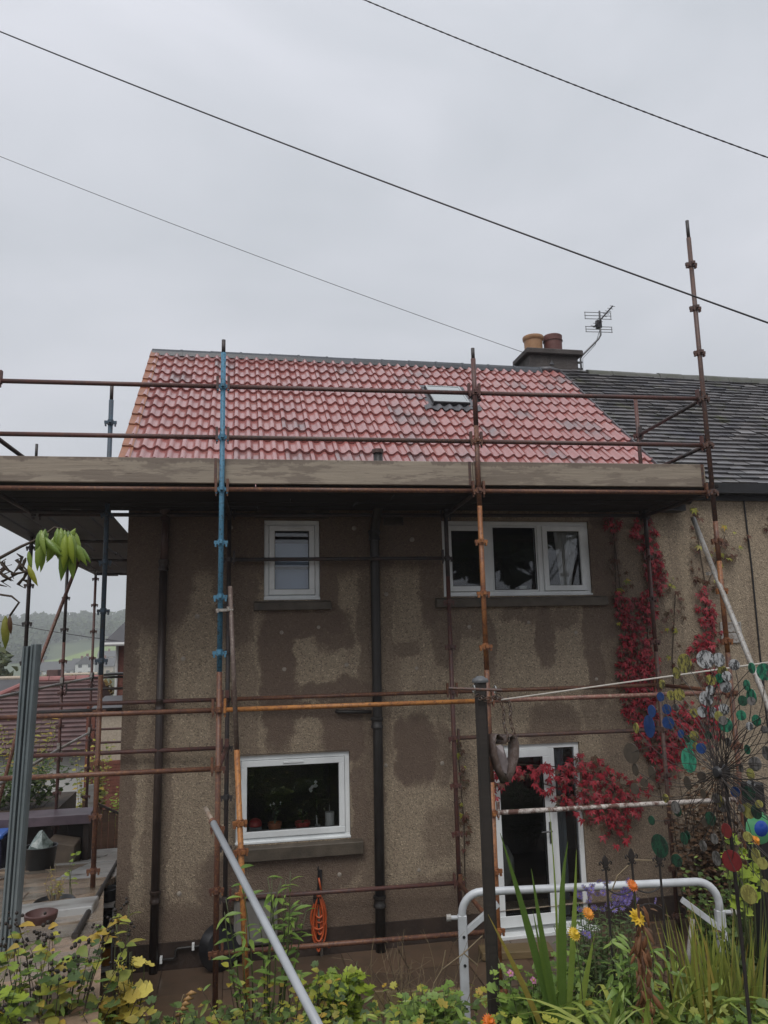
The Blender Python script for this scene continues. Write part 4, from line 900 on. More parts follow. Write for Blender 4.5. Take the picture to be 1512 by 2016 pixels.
# orchid far in the room
t = thing('potted_orchid', (1.05, FY + 0.45, 1.145), 'tall white orchid standing in shade behind the jar', 'plant')
MB().path([(1.05, FY + 0.42, 1.145), (1.06, FY + 0.42, 1.42), (1.02, FY + 0.38, 1.62), (0.99, FY + 0.36, 1.63)], 0.004, 5).build('stem', m_houseleaf, t)
q = MB()
for k in range(6):
    p = Vector((1.02 + random.uniform(-0.04, 0.03), FY + 0.37, 1.60 + random.uniform(-0.05, 0.05))); s_ = 0.022; q.add([p + Vector((s_, 0, 0)), p + Vector((0, 0, s_)), p - Vector((s_, 0, 0)), p - Vector((0, 0, s_))], [(0, 1, 2, 3)])
q.build('blossom', m_ivory, t)
# curtains
def curtain(label, x0, x1, xb0, xb1, z0, z1, y, mm):
    t = MB(); n = 26
    for j, (a, b, z) in enumerate(((x0, x1, z1), (x0 * 0.5 + xb0 * 0.5, x1 * .5 + xb1 * .5, (z0 + z1) / 2), (xb0, xb1, z0))):
        for i in range(n + 1): t.v.append((a + (b - a) * i / n, y + 0.025 * sin(i * 1.9 + j * 0.3), z))
    for j in range(2):
        for i in range(n): t.f.append((j * (n + 1) + i, j * (n + 1) + i + 1, (j + 1) * (n + 1) + i + 1, (j + 1) * (n + 1) + i)); t.m.append(0)
    return tag(t.build('curtain', mm, None, True, at=((x0 + x1) / 2, y, z0)), label, 'curtain')
m_curt = plain('white_curtain', (0.60, 0.60, 0.58), 0.8, 0.15, 4)
curtain('white curtain gathered aside behind the right bedroom pane', 3.98, 4.30, 4.05, 4.16, 3.74, 4.50, FY + 0.17, m_curt)
curtain('blue-grey curtain behind the side light of the glazed door', 3.80, 3.93, 3.80, 3.91, 0.08, 1.90, FY + 0.18, plain('blue_curtain', (0.25, 0.30, 0.33), 0.8, 0.2, 4))
t = MB(); t.lathe((3.20, FY + 0.55, 0.35), [(0.0, 0), (0.14, 0.02), (0.19, 0.14), (0.19, 0.3), (0.13, 0.42), (0, 0.46)], 18); tag(smooth_angle(t.build('floor_cushion', plain('pale_cushion', (0.40, 0.42, 0.40), 0.8, 0.2, 4), at=(3.2, FY + 0.55, 0.35))), 'pale rounded cushion seen low behind the door glass', 'cushion')
tag(bevel(MB().box(3.02, 3.42, FY + 0.36, FY + 0.76, 0.0, 0.348).build('low_stool', m_dark, at=(3.2, FY + .5, 0))), 'dark low stool carrying the pale cushion inside the door', 'stool')
q = MB(); q.lathe((3.56, FY + 0.20, 3.735), [(0, 0), (0.04, 0), (0.042, 0.06), (0.05, 0.064), (0.05, 0.075), (0, 0.08)], 14); tag(smooth_angle(q.build('white_jar', m_ivory, at=(3.56, FY + 0.2, 3.735))), 'small white jar on the sill of the middle bedroom pane', 'jar')
MB().box(2.52, 4.36, FY + 0.105, FY + 0.45, 3.70, 3.735).build('inner_sill', m_upvc, house)
# hose on its hanger
hs = thing('garden_hose', (1.02, 1.47, 0.5), 'orange garden hose hanging in long coils on the wall below the kitchen window', 'hose')
m_hose = plain('orange_hose', (0.55, 0.105, 0.03), 0.4, 0.25, 12)
for k in range(7):
    w = 0.035 + 0.011 * k; zt, zb = 0.60 - 0.006 * k, 0.05 + 0.055 * ((k * 3) % 7); y = 1.46 - 0.012 * (k % 4); xc = 1.02 + 0.008 * ((k * 2) % 3 - 1)
    P = []
    for i in range(25):
        a = 2 * pi * i / 24; u = sin(a); P.append((xc + w * (1.0 * sin(a)) * (0.75 + 0.25 * cos(a + pi)), y + 0.008 * cos(3 * a), (zt + zb) / 2 + (zt - zb) / 2 * cos(a)))
    MB().path(P, 0.0105, 7, False).build('coil', m_hose, hs, True)
MB().path([(1.05, 1.46, 0.60), (1.03, 1.45, 0.70), (1.02, 1.46, 0.76)], 0.0105, 7).build('hose_end', m_hose, hs, True)
MB().path([(1.07, 1.45, 0.12), (1.12, 1.43, 0.09), (1.13, 1.40, 0.11)], 0.012, 7).build('hose_end', m_hose, hs, True)
t = thing('hose_hanger', (1.02, 1.5, 0.6), 'black strap hanger holding the orange hose', 'hanger')
MB().obox((1.035, 1.53, 0.70), (0.022, 0, 0), (0, 0.012, 0), (0.006, 0, 0.12)).build('strap', m_blackm, t); MB().obox((1.0, 1.47, 0.55), (0.035, 0, 0), (0, 0.05, 0), (0, 0, 0.03)).build('hook_plate', m_blackm, t)
MB().path([(1.025, 1.53, 0.80), (1.02, 1.50, 0.86), (1.01, 1.47, 0.84)], 0.006, 6).build('hook', m_blackm, t)
t = thing('standpipe', (1.045, 1.50, 0), 'short grey water pipe rising from the ground behind the hose', 'pipe')
MB().path([(1.05, 1.50, -0.03), (1.04, 1.50, 0.35)], 0.017, 8).build('pipe', m_galv, t, True); MB().box(1.01, 1.05, 1.47, 1.53, 0.33, 0.50).build('tap_cover', plain('pale_green', (0.35, 0.42, 0.36), 0.4), t)
t = thing('meter_box', (0.37, 1.49, 0.17), 'weathered grey meter box fixed low on the wall under the kitchen window', 'meter box')
m_meter = plain('grey_grp', (0.23, 0.22, 0.20), 0.5, 0.3, 4)
bevel(MB().box(0.15, 0.59, 1.43, FY - 0.003, 0.17, 0.635).build('case', m_meter, t), 0.01); bevel(MB().box(0.172, 0.568, 1.415, 1.429, 0.195, 0.61).build('door', m_meter, t), 0.006)
MB().box(0.54, 0.555, 1.405, 1.414, 0.38, 0.43).build('lock', m_blackm, t)
t = MB(); c0 = Vector((0.03, 1.40, 0.20))
t.lathe((0, 0, 0), [(0, -0.05), (0.2, -0.05), (0.25, 0.0), (0.275, 0.03), (0.285, 0.03), (0.26, -0.015), (0.21, -0.07), (0, -0.07)], 28, 'y')
o = tag(smooth_angle(t.build('black_tub', plain('black_rubber', (0.012, 0.012, 0.014), 0.35, 0.2), at=(0, 0, 0))), 'round black rubber tub leaning on its side against the wall', 'tub'); o.location = c0; o.scale = (0.8, 0.8, 0.8); o.rotation_euler = (radians(-14), 0, radians(24))
# edging boards on the patio
m_mossy = board_mat('mossy_board', (0.20, 0.14, 0.065), (0.13, 0.10, 0.04))
for lab, a, b, h in (('long mossy brown edging board lying across the patio', (1.46, 0.10, 0), (2.20, -0.02, 0), 0.17), ('short upright mossy board end beside the long edging board', (1.33, 0.06, 0), (1.43, 0.05, 0), 0.20), ('wet brown step plank below the glazed door', (2.62, 1.05, 0), (3.35, 0.95, 0), 0.07)):
    A_, B2 = Vector(a), Vector(b); d = (B2 - A_) / 2; tag(bevel(MB().obox((A_ + B2) / 2 + Vector((0, 0, h / 2)), d, Vector((-d.y, d.x, 0)).normalized() * (0.02 if h > .1 else .12), (0, 0, h / 2)).build('edging_board', m_mossy, at=tuple((A_ + B2) / 2)), 0.006), lab, 'board')

# ================================================================== GARDEN THINGS
m_oldwood = board_mat('dark_wet_post', (0.034, 0.026, 0.021), (0.020, 0.016, 0.013))
m_lead2 = plain('post_cap', (0.12, 0.125, 0.13), 0.4, 0.3, 6)
pw = thing('clothes_post', (1.585, -2.33, 0.45), 'tall dark wooden clothes post with a grey domed cap', 'post')
bevel(MB().prism([(1.556, -2.55, 2.93), (1.623, -2.563, 2.93), (1.636, -2.496, 2.93), (1.569, -2.483, 2.93)], (0, 0, -2.5)).build('post', m_oldwood, pw), 0.012)
q = MB(); q.lathe((1.598, -2.52, 2.93), [(0.048, -0.014), (0.051, -0.004), (0.046, 0.008), (0.030, 0.016), (0.022, 0.024), (0.0, 0.026)], 18); smooth_angle(q.build('cap', m_lead2, pw), 60)
# chain, bar and heart on the post
m_chain = rusty('rusty_chain', (0.10, 0.055, 0.035), (0.06, 0.04, 0.03), (0.2, 0.19, 0.18)); m_wirebright = plain('bright_wire', (0.45, 0.45, 0.43), 0.35, 0.3, 30, 0.6)
t = thing('iron_bar', (1.54, -2.59, 2.88), 'thin brown iron bar tied across the clothes post', 'bar'); MB().path([(1.38, -2.585, 2.892), (1.70, -2.62, 2.872)], 0.0085, 8).build('rod', m_brown, t)
for x in (1.535, 1.668):
    q = MB(); q.path([(x, -2.585 + 0.022 * cos(a), 2.883 - (x - 1.54) * .06 + 0.022 * sin(a)) for a in [i * 0.7 for i in range(10)]], 0.004, 5); q.build('wire_tie', m_wirebright, t)
lk = MB(); lk.path([(0.009 * cos(a), 0, 0.017 * sin(a)) for a in [2 * pi * i / 10 for i in range(11)]], 0.0033, 5, False); link_me = lk.mesh('chain_link', m_chain, True)
ct = thing('rusty_chain', (1.6, -2.6, 2.82), 'rusty chain wrapped round the clothes post with two strands hanging down', 'chain')
for i in range(9):
    u = i / 8; place(link_me, 'chain_link', ct, (1.555 + 0.13 * u, -2.585 - 0.01 * u, 2.845 - 0.02 * sin(u * 3) - 0.012 * (i % 2)), (0.5 * (i % 2) * 3, 1.4 + 0.3 * (i % 3), 0.3))
for s_, x0 in ((0, 1.70), (1, 1.742)):
    for i in range(9): place(link_me, 'chain_link', ct, (x0 + 0.006 * sin(i) + 0.003 * i, -2.60, 2.815 - 0.026 * i - 0.02 * (1 - s_)), (0, 0.15 * sin(i * 2 + s_), (i % 2) * 1.57 + 0.4))
for i in range(5): place(link_me, 'chain_link', ct, (1.665 + 0.017 * i, -2.595, 2.83 - 0.006 * i), (0.6 * (i % 2), 1.45, 0))
hm_ = thing('metal_heart', (1.70, -2.55, 2.35), 'brown curled metal strap heart hanging on the rusty chain', 'hanging ornament')
def strap(pts, w, mm, name, par):
    m = MB(); d = Vector((0.62, -0.78, 0.0)).normalized() * w / 2
    for p in pts: m.v += [tuple(Vector(p) - d), tuple(Vector(p) + d)]
    for i in range(len(pts) - 1): m.f.append((2 * i, 2 * i + 1, 2 * i + 3, 2 * i + 2)); m.m.append(0)
    o = m.build(name, mm, par, True); so = o.modifiers.new('solid', 'SOLIDIFY'); so.thickness = 0.004; return o
m_strap = rusty('brown_strap', (0.10, 0.07, 0.058), (0.065, 0.042, 0.036), (0.16, 0.13, 0.12))
O = Vector((1.708, -2.56, 2.5))
def HP(u, v): return O + Vector((0.80 * u, -0.16 * u, v * 0.9))
strap([HP(0.0, -0.18), HP(0.04, -0.11), HP(0.073, -0.02), HP(0.08, 0.06), HP(0.068, 0.105), HP(0.04, 0.118), HP(0.008, 0.10), HP(-0.015, 0.06)], 0.075, m_strap, 'right_lobe', hm_)
strap([HP(-0.002, -0.18), HP(-0.045, -0.10), HP(-0.075, 0.0), HP(-0.085, 0.08), HP(-0.072, 0.125), HP(-0.045, 0.128), HP(-0.02, 0.09)], 0.06, m_strap, 'left_lobe', hm_)
q = MB(); q.add([HP(-0.05, 0.05), HP(0.0, 0.06), HP(0.035, -0.06), HP(0.02, -0.13), HP(-0.01, -0.12), HP(-0.045, 0.0), HP(0, 0.0) + Vector((0, -0.02, 0)), HP(0, 0.0) + Vector((0, 0.02, 0))], [(0, 1, 6), (1, 2, 6), (2, 3, 6), (3, 4, 6), (4, 5, 6), (5, 0, 6), (1, 0, 7), (2, 1, 7), (3, 2, 7), (4, 3, 7), (5, 4, 7), (0, 5, 7)])
q.build('pale_drop', plain('pale_shell', (0.27, 0.23, 0.23), 0.4, 0.3, 20), hm_)
tag(MB().path([(1.70, -2.6, 2.815), (2.58, -3.86, 3.035), (4.2, -6.18, 3.46)], 0.0042, 6).build('clothes_line', plain('white_cord', (0.60, 0.56, 0.50), 0.6, 0.2, 30), None, at=(1.7, -2.6, 2.815)), 'white clothes line stretching right from the clothes post', 'rope')
# white tubular frame
m_white = plain('white_frame_paint', (0.60, 0.63, 0.66), 0.36, 0.22, 5, c2=(0.40, 0.41, 0.42))
wf = thing('white_garden_frame', (2.8, -1.2, 0.3), 'white tubular steel frame with bent corners among the flowers', 'frame')
L0, R0 = Vector((1.862, -0.995, 0)), Vector((3.79, -1.39, 0)); fx = (R0 - L0).normalized()
zt = 1.262
arc = lambda c, a0, a1, r: [c + fx * (r * cos(a)) + Vector((0, 0, r * sin(a))) for a in [a0 + (a1 - a0) * i / 7 for i in range(8)]]
P = [L0 + Vector((0, 0, 1.0))] + arc(L0 + fx * 0.16 + Vector((0, 0, zt - 0.16)), pi, pi / 2, 0.16) + arc(R0 - fx * 0.16 + Vector((0, 0, zt - 0.12)), pi / 2, 0, 0.16) + [R0 + Vector((0, 0, 1.0))]
MB().path(P, 0.030, 12).build('top_tube', m_white, wf, True)
for b in (L0, R0):
    o = bevel(MB().obox(b + Vector((0, 0, 0.60)), fx * 0.034, Vector((-fx.y, fx.x, 0)) * 0.03, (0, 0, 0.50)).build('leg', m_white, wf), 0.006)
    for z in (0.45, 0.75, 0.95): MB().lathe((b.x, b.y - 0.033, z), [(0, -0.002), (0.011, -0.002), (0.012, 0.004)], 8, 'y').build('bolt', m_blackm, o)
for b, s_ in ((L0, 1), (R0, -1)):
    bevel(MB().obox(b + fx * (0.13 * s_) + Vector((0, 0, 1.06)), fx * 0.15 * s_ + Vector((0, 0, 0.115)), Vector((-fx.y, fx.x, 0)) * 0.02, fx * -0.012 * s_ + Vector((0, 0, 0.018))).build('corner_brace', m_white, wf), 0.003)
    e = b - fx * 0.035 * s_ + Vector((0, 0, 1.08)); MB().path([e, e - fx * 0.05 * s_], 0.016, 8).build('bolt_stub', m_white, wf); MB().path([e - fx * 0.05 * s_, e - fx * 0.085 * s_], 0.026, 10).build('end_knob', m_galv, wf)
MB().path([R0 - fx * 0.2 + Vector((0, 0.02, 1.03)), R0 - fx * 0.28 + Vector((0, 0.05, 0.55))], 0.019, 8).build('stay_tube', m_galv, wf, True)
# silver prop
pp = thing('clothes_prop', (0.6, -4.45, 1.6), 'long pale metal clothes prop leaning up across the lower left', 'pole')
a_, b_ = Vector((-0.025, -2.375, 2.256)), Vector((0.447, -3.931, 1.755)); dd = (b_ - a_).normalized()
MB().path([a_ + dd * 0.15, b_ + dd * 0.62], 0.0185, 12).build('tube', plain('pale_metal', (0.40, 0.42, 0.44), 0.3, 0.15, 4), pp, True); MB().path([a_, a_ + dd * 0.17], [0.013, 0.016], 10).build('worn_tip', rusty('worn_tip', (0.33, 0.28, 0.22), (0.17, 0.10, 0.06), (0.10, 0.06, 0.04)), pp, True)
MB().path([a_ + dd * 0.145, a_ + dd * 0.17], 0.0205, 12).build('ferrule', m_rust, pp)
# grey ribbed channel post
gp = thing('ribbed_metal_post', (-1.13, -2.02, 1.35), 'grey ribbed metal fence post standing at the left edge', 'post')
a_, b_ = Vector((-1.063, -2.13, 3.196)), Vector((-1.132, -2.02, 1.30)); ax = (b_ - a_); sx = Vector((0.98, -0.19, 0)) ; sy = Vector((0.19, 0.98, 0))
prof = [(-0.047, -0.012), (-0.040, -0.03), (-0.030, -0.03), (-0.027, -0.018), (-0.020, -0.018), (-0.017, -0.03), (-0.007, -0.03), (-0.003, 0.014), (0.004, 0.014), (0.008, -0.03), (0.018, -0.03), (0.021, -0.02), (0.028, -0.02), (0.031, -0.03), (0.041, -0.03), (0.047, -0.012), (0.047, 0.03), (-0.047, 0.03)]
MB().prism([a_ + sx * u + sy * v + Vector((0, 0, 0.010 * (u > 0))) for u, v in prof], ax).build('channel', m_steelgrey, gp)
# black post at the right edge
tag(bevel(MB().box(2.90, 2.99, -3.17, -3.08, 0.8, 2.36).build('black_post', plain('black_wood', (0.014, 0.013, 0.013), 0.6, 0.3, 6), at=(2.945, -3.12, 0.8)), 0.008), 'black square post at the right edge behind the wind spinner', 'post')

# fleur-de-lis fence stakes
m_iron = plain('old_iron', (0.028, 0.022, 0.02), 0.6, 0.4, 20)
fs = thing('border_fence', (2.16, -3.18, 1.2), 'small dark iron border fence with three fleur-de-lis finials', 'fence')
def fleur(x, y, z, k=1.0):
    st = MB().path([(x, y, z - 0.055), (x + 0.005, y, 1.15)], 0.0062, 7).build('stake', m_iron, fs)
    q = MB(); q.prism([(x + u * k, y - 0.005, z + v * k) for u, v in ((0, 0.0), (0.013, -0.02), (0.014, -0.035), (0.007, -0.052), (-0.007, -0.052), (-0.014, -0.035), (-0.013, -0.02))], (0, 0.012, 0))
    for s_ in (-1, 1):
        q.path([(x + s_ * u * k, y, z + v * k) for u, v in ((0.004, -0.056), (0.016, -0.042), (0.027, -0.030), (0.034, -0.036), (0.033, -0.046), (0.027, -0.046))], 0.0042, 5); q.path([(x + s_ * u * k, y, z + v * k) for u, v in ((0.004, -0.062), (0.014, -0.075), (0.021, -0.076), (0.022, -0.068))], 0.0038, 5)
    q.box(x - 0.013, x + 0.013, y - 0.008, y + 0.008, z - 0.063, z - 0.054); q.build('finial', m_iron, st)
FP = [(2.03, -3.155, 2.052), (2.163, -3.185, 2.082), (2.303, -3.212, 2.066)]
for f in FP: fleur(*f)
for (x0, y0, z0), (x1, y1, z1) in zip(FP, FP[1:]):
    for dz, sg in ((0.19, 1), (0.28, -1)):
        MB().path([(x0 + (x1 - x0) * t, y0 + (y1 - y0) * t, (z0 + z1) / 2 - dz - sg * 0.030 * 4 * t * (1 - t) + sg * 0.012) for t in [i / 8 for i in range(9)]], 0.0042, 5).build('scroll_wire', m_iron, fs)

# wind spinner
m_spwire = plain('spinner_wire', (0.06, 0.05, 0.045), 0.4, 0.3, 20, 0.3)
ws = thing('wind_spinner', (1.79, -4.6, 1.7), 'large metal wind spinner with many coloured glitter discs', 'wind spinner')
hub = Vector((1.746, -4.663, 2.709)); wn = Vector((-0.959, -0.284, 0)); wsx = Vector((0.284, -0.959, 0)); wz = Vector((0, 0, 1))
def glit(name, c, c2):
    b = NB(name); f = b.ramp(b.noise(75, 4, 0.75, sc=(1, 1, 0.5)), (0.44, 0.0), (0.54, 1.0)); b.bump(b.noise(220, 2), 0.5, 0.002); return b.fin(b.mix(f, c2, c), 0.4, 0.15)
GL = {'W': glit('glitter_white', (0.45, 0.46, 0.46), (0.05, 0.05, 0.05)), 'G': glit('glitter_gold', (0.30, 0.27, 0.06), (0.06, 0.05, 0.02)), 'N': glit('glitter_green', (0.03, 0.22, 0.12), (0.01, 0.06, 0.04)), 'T': glit('glitter_teal', (0.06, 0.40, 0.24), (0.02, 0.16, 0.10)),
      'B': plain('disc_blue', (0.012, 0.055, 0.20), 0.35, 0.3, 60), 'Z': plain('disc_bronze', (0.08, 0.062, 0.045), 0.4, 0.3, 60), 'D': glit('glitter_dark_green', (0.015, 0.075, 0.04), (0.012, 0.02, 0.015)), 'R': plain('disc_red', (0.20, 0.022, 0.022), 0.4, 0.3, 60),
      'Y': glit('glitter_olive', (0.34, 0.33, 0.09), (0.20, 0.18, 0.05)), 'S': glit('glitter_grey', (0.17, 0.16, 0.15), (0.05, 0.045, 0.04))}
DISCS = {'W': [(-0.012, 0.374, 0.032), (0.047, 0.373, 0.024), (0.085, 0.356, 0.019), (0.069, 0.319, 0.017), (0.037, 0.283, 0.022), (-0.002, 0.271, 0.017), (-0.027, 0.241, 0.025), (-0.058, 0.193, 0.019), (-0.019, 0.193, 0.019), (0.03, 0.207, 0.019)],
'G': [(-0.112, 0.359, 0.035), (-0.167, 0.324, 0.022), (-0.212, 0.283, 0.017), (-0.178, 0.244, 0.018), (-0.138, 0.249, 0.022), (0.036, 0.328, 0.024), (0.004, 0.304, 0.019), (-0.102, 0.186, 0.016), (-0.102, 0.108, 0.018)],
'N': [(0.145, 0.346, 0.018), (0.196, 0.335, 0.028), (0.133, 0.291, 0.018), (0.146, 0.254, 0.027), (0.104, 0.193, 0.017), (0.046, 0.158, 0.024)],
'T': [(-0.145, 0.02, 0.043), (-0.134, 0.083, 0.025)],
'B': [(-0.248, 0.235, 0.017), (-0.286, 0.181, 0.023), (-0.227, 0.191, 0.019), (-0.32, 0.122, 0.042), (-0.225, 0.142, 0.024), (-0.158, 0.11, 0.015), (-0.063, 0.071, 0.018), (0.041, -0.06, 0.017)],
'Z': [(-0.406, 0.016, 0.039), (-0.397, -0.044, 0.023), (-0.305, -0.042, 0.025), (-0.337, -0.081, 0.017), (-0.388, -0.11, 0.021), (-0.163, -0.06, 0.023), (-0.096, -0.028, 0.016)],
'D': [(-0.064, -0.162, 0.023), (-0.173, -0.246, 0.021), (-0.296, -0.297, 0.041), (-0.239, -0.337, 0.022), (-0.326, -0.214, 0.017)],
'R': [(0.014, -0.279, 0.034), (0.013, -0.184, 0.024)],
'Y': [(0.085, -0.112, 0.025), (0.093, -0.187, 0.016), (0.101, -0.246, 0.024), (0.136, -0.259, 0.018), (0.07, -0.368, 0.029), (0.132, -0.327, 0.019)],
'S': [(0.143, 0.045, 0.021), (0.086, 0.023, 0.013), (0.03, 0.099, 0.015), (-0.037, -0.092, 0.016), (-0.044, -0.222, 0.017), (-0.041, -0.283, 0.024)]}
extra = random.Random(11)
for nm, L in list(DISCS.items()):      # the half of the wheel beyond the frame goes on the same way
    for (u, v, r) in list(L):
        if u < -0.2: DISCS[extra.choice('SYND')].append((-u * 0.95 + extra.uniform(-.02, .02), -v + extra.uniform(-.02, .02), r))
for k_ in range(46):
    a_ = extra.uniform(0, 6.28); q_ = extra.uniform(0.1, 0.40); u_ = q_ * cos(a_); DISCS[('DSZGDY' if u_ < 0 else 'YSNDSW')[extra.randrange(6)]].append((u_, q_ * sin(a_), extra.uniform(0.012, 0.022)))
for nm, L in DISCS.items():
    for (u, v, r) in L:
        off = random.uniform(-0.018, 0.018); c = hub + wsx * u + wz * v + wn * off; tl = random.uniform(-0.35, 0.35)
        a = (wsx * cos(tl) + wn * sin(tl)); b2 = Vector((0, 0, 1)); nn = a.cross(b2)
        q = MB(); n = 14; q.v = [tuple(c + (a * cos(2 * pi * i / n) + b2 * sin(2 * pi * i / n)) * r + nn * s_ * 0.0012) for s_ in (-1, 1) for i in range(n)]
        q.f = [tuple(range(n)), tuple(range(n, 2 * n))[::-1]] + [(i, (i + 1) % n, n + (i + 1) % n, n + i) for i in range(n)]; q.m = [0] * len(q.f)
        dd_ = q.build('disc', GL[nm], ws)
        R_ = sqrt(u * u + v * v); th = atan2(v, u); P = []
        for i in range(9):
            t = i / 8; a2 = th + 0.55 * (1 - t) * (1 if (int(R_ * 1000) % 2) else -1) * min(1, R_ * 3); P.append(hub + (wsx * cos(a2) + wz * sin(a2)) * (R_ * t) + wn * (off * t + 0.02 * (1 - t) * (1 if R_ > .25 else -1)))
        MB().path(P, 0.0012, 5, False).build('wire_arm', m_spwire, ws, True)
q = MB(); q.lathe((0, 0, 0), [(0, -0.028), (0.014, -0.027), (0.024, -0.016), (0.024, 0.016), (0.014, 0.027), (0, 0.028)], 16, 'y'); hb = smooth_angle(q.build('hub', m_blackm, ws), 40); hb.location = hub - ORG[ws.name]; 
for v in hb.data.vertices: v.co += ORG[ws.name]
hb.rotation_euler = (0, 0, atan2(wn.y, wn.x) + pi / 2)
MB().path([hub + Vector((0.012, 0, -0.02)), hub + Vector((0.03, 0.02, -0.5)), hub + Vector((0.04, 0.03, -1.05))], 0.006, 8).build('stake', m_iron, ws)

# ---- bits on the terrace
m_crock = plain('dark_clay', (0.11, 0.05, 0.042), 0.45, 0.4, 8)
q = MB(); q.lathe((-1.16, -1.08, 1.315), [(0, 0.0), (0.08, 0.0), (0.105, 0.04), (0.11, 0.075), (0.10, 0.08), (0.09, 0.05), (0.07, 0.02), (0, 0.018)], 20); tag(smooth_angle(q.build('clay_bowl', m_crock, at=(-1.16, -1.08, 1.3)), 40), 'dark red clay bowl lying on the terrace paving', 'bowl')
tag(bevel(MB().obox((-1.20, -0.50, 1.235), (0.30, 0.04, 0.0), (-0.03, 0.34, -0.062), (0, 0.007, 0.03)).build('loose_slab', m_pale, at=(-1.2, -0.5, 1.2)), 0.008), 'loose mossy concrete slab lying on the terrace above the bowl', 'slab')
tag(MB().path([(-1.415, 4.6, 0.31), (-1.10, 1.35, 0.90), (-0.79, -1.91, 1.49)], 0.02, 8).build('edge_rail', m_oldwood, at=(-1.1, 1.3, 0.85)), 'long dark wooden rail lying along the terrace edge', 'rail')
q = MB(); q.lathe((-1.36, 0.34, 1.03), [(0.17, 0.03), (0.16, 0.04), (0.14, 0.02), (0.12, -0.01), (0, -0.012)], 20); tag(smooth_angle(q.build('sunken_pot', m_blackm, at=(-1.36, .34, 1.0))), 'black rim of a sunken pot in the terrace paving', 'pot')
m_weather = board_mat('weathered_white_board', (0.42, 0.42, 0.41), (0.24, 0.22, 0.20))
rk = thing('white_plant_stand', (-1.16, 1.85, 0), 'weathered white tiered plant stand at the house corner', 'plant stand')
for k, z in enumerate((0.62, 0.30, 0.02)): bevel(MB().box(-1.36, -1.045, 1.62 + 0.0 * k, 2.0, z - 0.03, z).build('shelf', m_weather, rk))
for x in (-1.37, -1.05):
    bevel(MB().box(x - 0.012, x + 0.012, 1.64, 1.67, 0.0, 0.58).build('upright', m_weather, rk))
for lab, x, y, z, r, h, mm in (('black bowl on the upper shelf of the white stand', -1.12, 1.76, 0.622, 0.105, 0.12, m_blackm), ('dark flat tray on the middle shelf of the white stand', -1.13, 1.74, 0.302, 0.10, 0.05, m_blackm), ('black bowl on the middle shelf of the white stand', -1.13, 1.90, 0.302, 0.11, 0.15, m_blackm), ('orange pot at the foot of the white stand', -1.11, 1.74, 0.022, 0.075, 0.17, plain('orange_pot', (0.40, 0.17, 0.03), 0.45))):
    q = MB(); q.lathe((x, y, z), [(0, 0.001), (r * 0.7, 0.001), (r * 0.95, h * 0.8), (r, h), (r * 0.94, h), (r * 0.86, h * 0.8), (0, h * 0.7)], 18); tag(smooth_angle(q.build('planter', mm, at=(x, y, z)), 40), lab, 'planter')
tag(MB().box(-6.5, -2.6, 6.0, 8.0, -0.8, 0.70).build('garden_bank', ground_mat()), kind='structure')
# low store behind the standards
m_purple = plain('purple_grey_sheet', (0.12, 0.09, 0.11), 0.45, 0.3, 5); m_darkwood = board_mat('dark_boards', (0.05, 0.032, 0.026), (0.03, 0.022, 0.018))
ls = thing('low_store', (-3.0, 6.2, 0.0), 'low open store with a purple-grey roof edge behind the side scaffold', 'store')
bevel(MB().prism([(-5.0, 5.55, 0.66), (-5.0, 5.95, 0.70), (-5.0, 5.95, 0.79), (-5.0, 5.55, 0.76)], (3.05, 0, 0)).build('roof_sheet', m_purple, ls))
bevel(MB().box(-5.0, -1.93, 5.50, 5.545, 0.64, 0.77).build('fascia', m_purple, ls), 0.004)
for i in range(9): bevel(MB().box(-4.9 + i * 0.32, -4.585 + i * 0.32, 5.96, 5.99, -0.35, 0.72).build('back_plank', m_darkwood, ls))
bevel(MB().box(-2.05, -1.97, 5.6, 5.68, -0.1, 0.70).build('post', m_darkwood, ls)); bevel(MB().box(-2.03, -1.98, 5.69, 5.95, -0.3, 0.66).build('side_panel', m_darkwood, ls))
tag(bevel(MB().prism([(-2.46, 5.15, -0.1), (-2.08, 5.15, -0.1), (-2.08, 5.15, 0.42), (-2.46, 5.15, 0.50)], (0, 0.5, 0)).build('concrete_pier', plain('stained_concrete', (0.15, 0.115, 0.085), 0.7, 0.5, 4, bump=0.4), at=(-2.27, 6, 0)), 0.01), 'stained concrete pier standing in the low store', 'pier')
t = thing('black_bucket', (-2.36, 4.35, 0.32), 'black tub holding a pale plastic bag at the mouth of the low store', 'bucket')
q = MB(); q.lathe((-2.36, 4.35, 0.32), [(0, 0), (0.17, 0), (0.205, 0.30), (0.215, 0.31), (0.195, 0.31), (0.16, 0.04), (0, 0.03)], 20); smooth_angle(q.build('tub', m_blackm, t), 40)
bg = MB(); bg.lathe((-2.36, 4.35, 0.56), [(0.16, 0), (0.15, 0.08), (0.09, 0.17), (0.03, 0.24), (0.0, 0.25)], 11)
bg.v = [(x + random.uniform(-.018, .018), y + random.uniform(-.018, .018), z + random.uniform(-.02, .02)) for x, y, z in bg.v]
bago = bg.build('plastic_bag', plain('printed_bag', (0.45, 0.52, 0.50), 0.25, 0.5, 9, c2=(0.06, 0.10, 0.09)), None, at=(-2.36, 4.35, 0.56)); tag(bago, 'crumpled pale printed plastic bag in the black tub', 'bag')
bl = thing('blue_bin', (-3.13, 5.3, 0.1), 'bright blue bin at the left edge beside the low store', 'bin')
bevel(MB().box(-3.5, -3.02, 5.0, 5.4, 0.15, 0.60).build('body', plain('dark_blue', (0.012, 0.016, 0.05), 0.4), bl), 0.02); bevel(MB().box(-3.52, -3.0, 4.97, 5.43, 0.602, 0.67).build('lid', plain('blue_lid', (0.03, 0.13, 0.50), 0.35), bl), 0.02)
fn = thing('board_fence', (-2.2, 9.3, -0.65), 'brown upright board fence closing the path behind the house', 'fence')
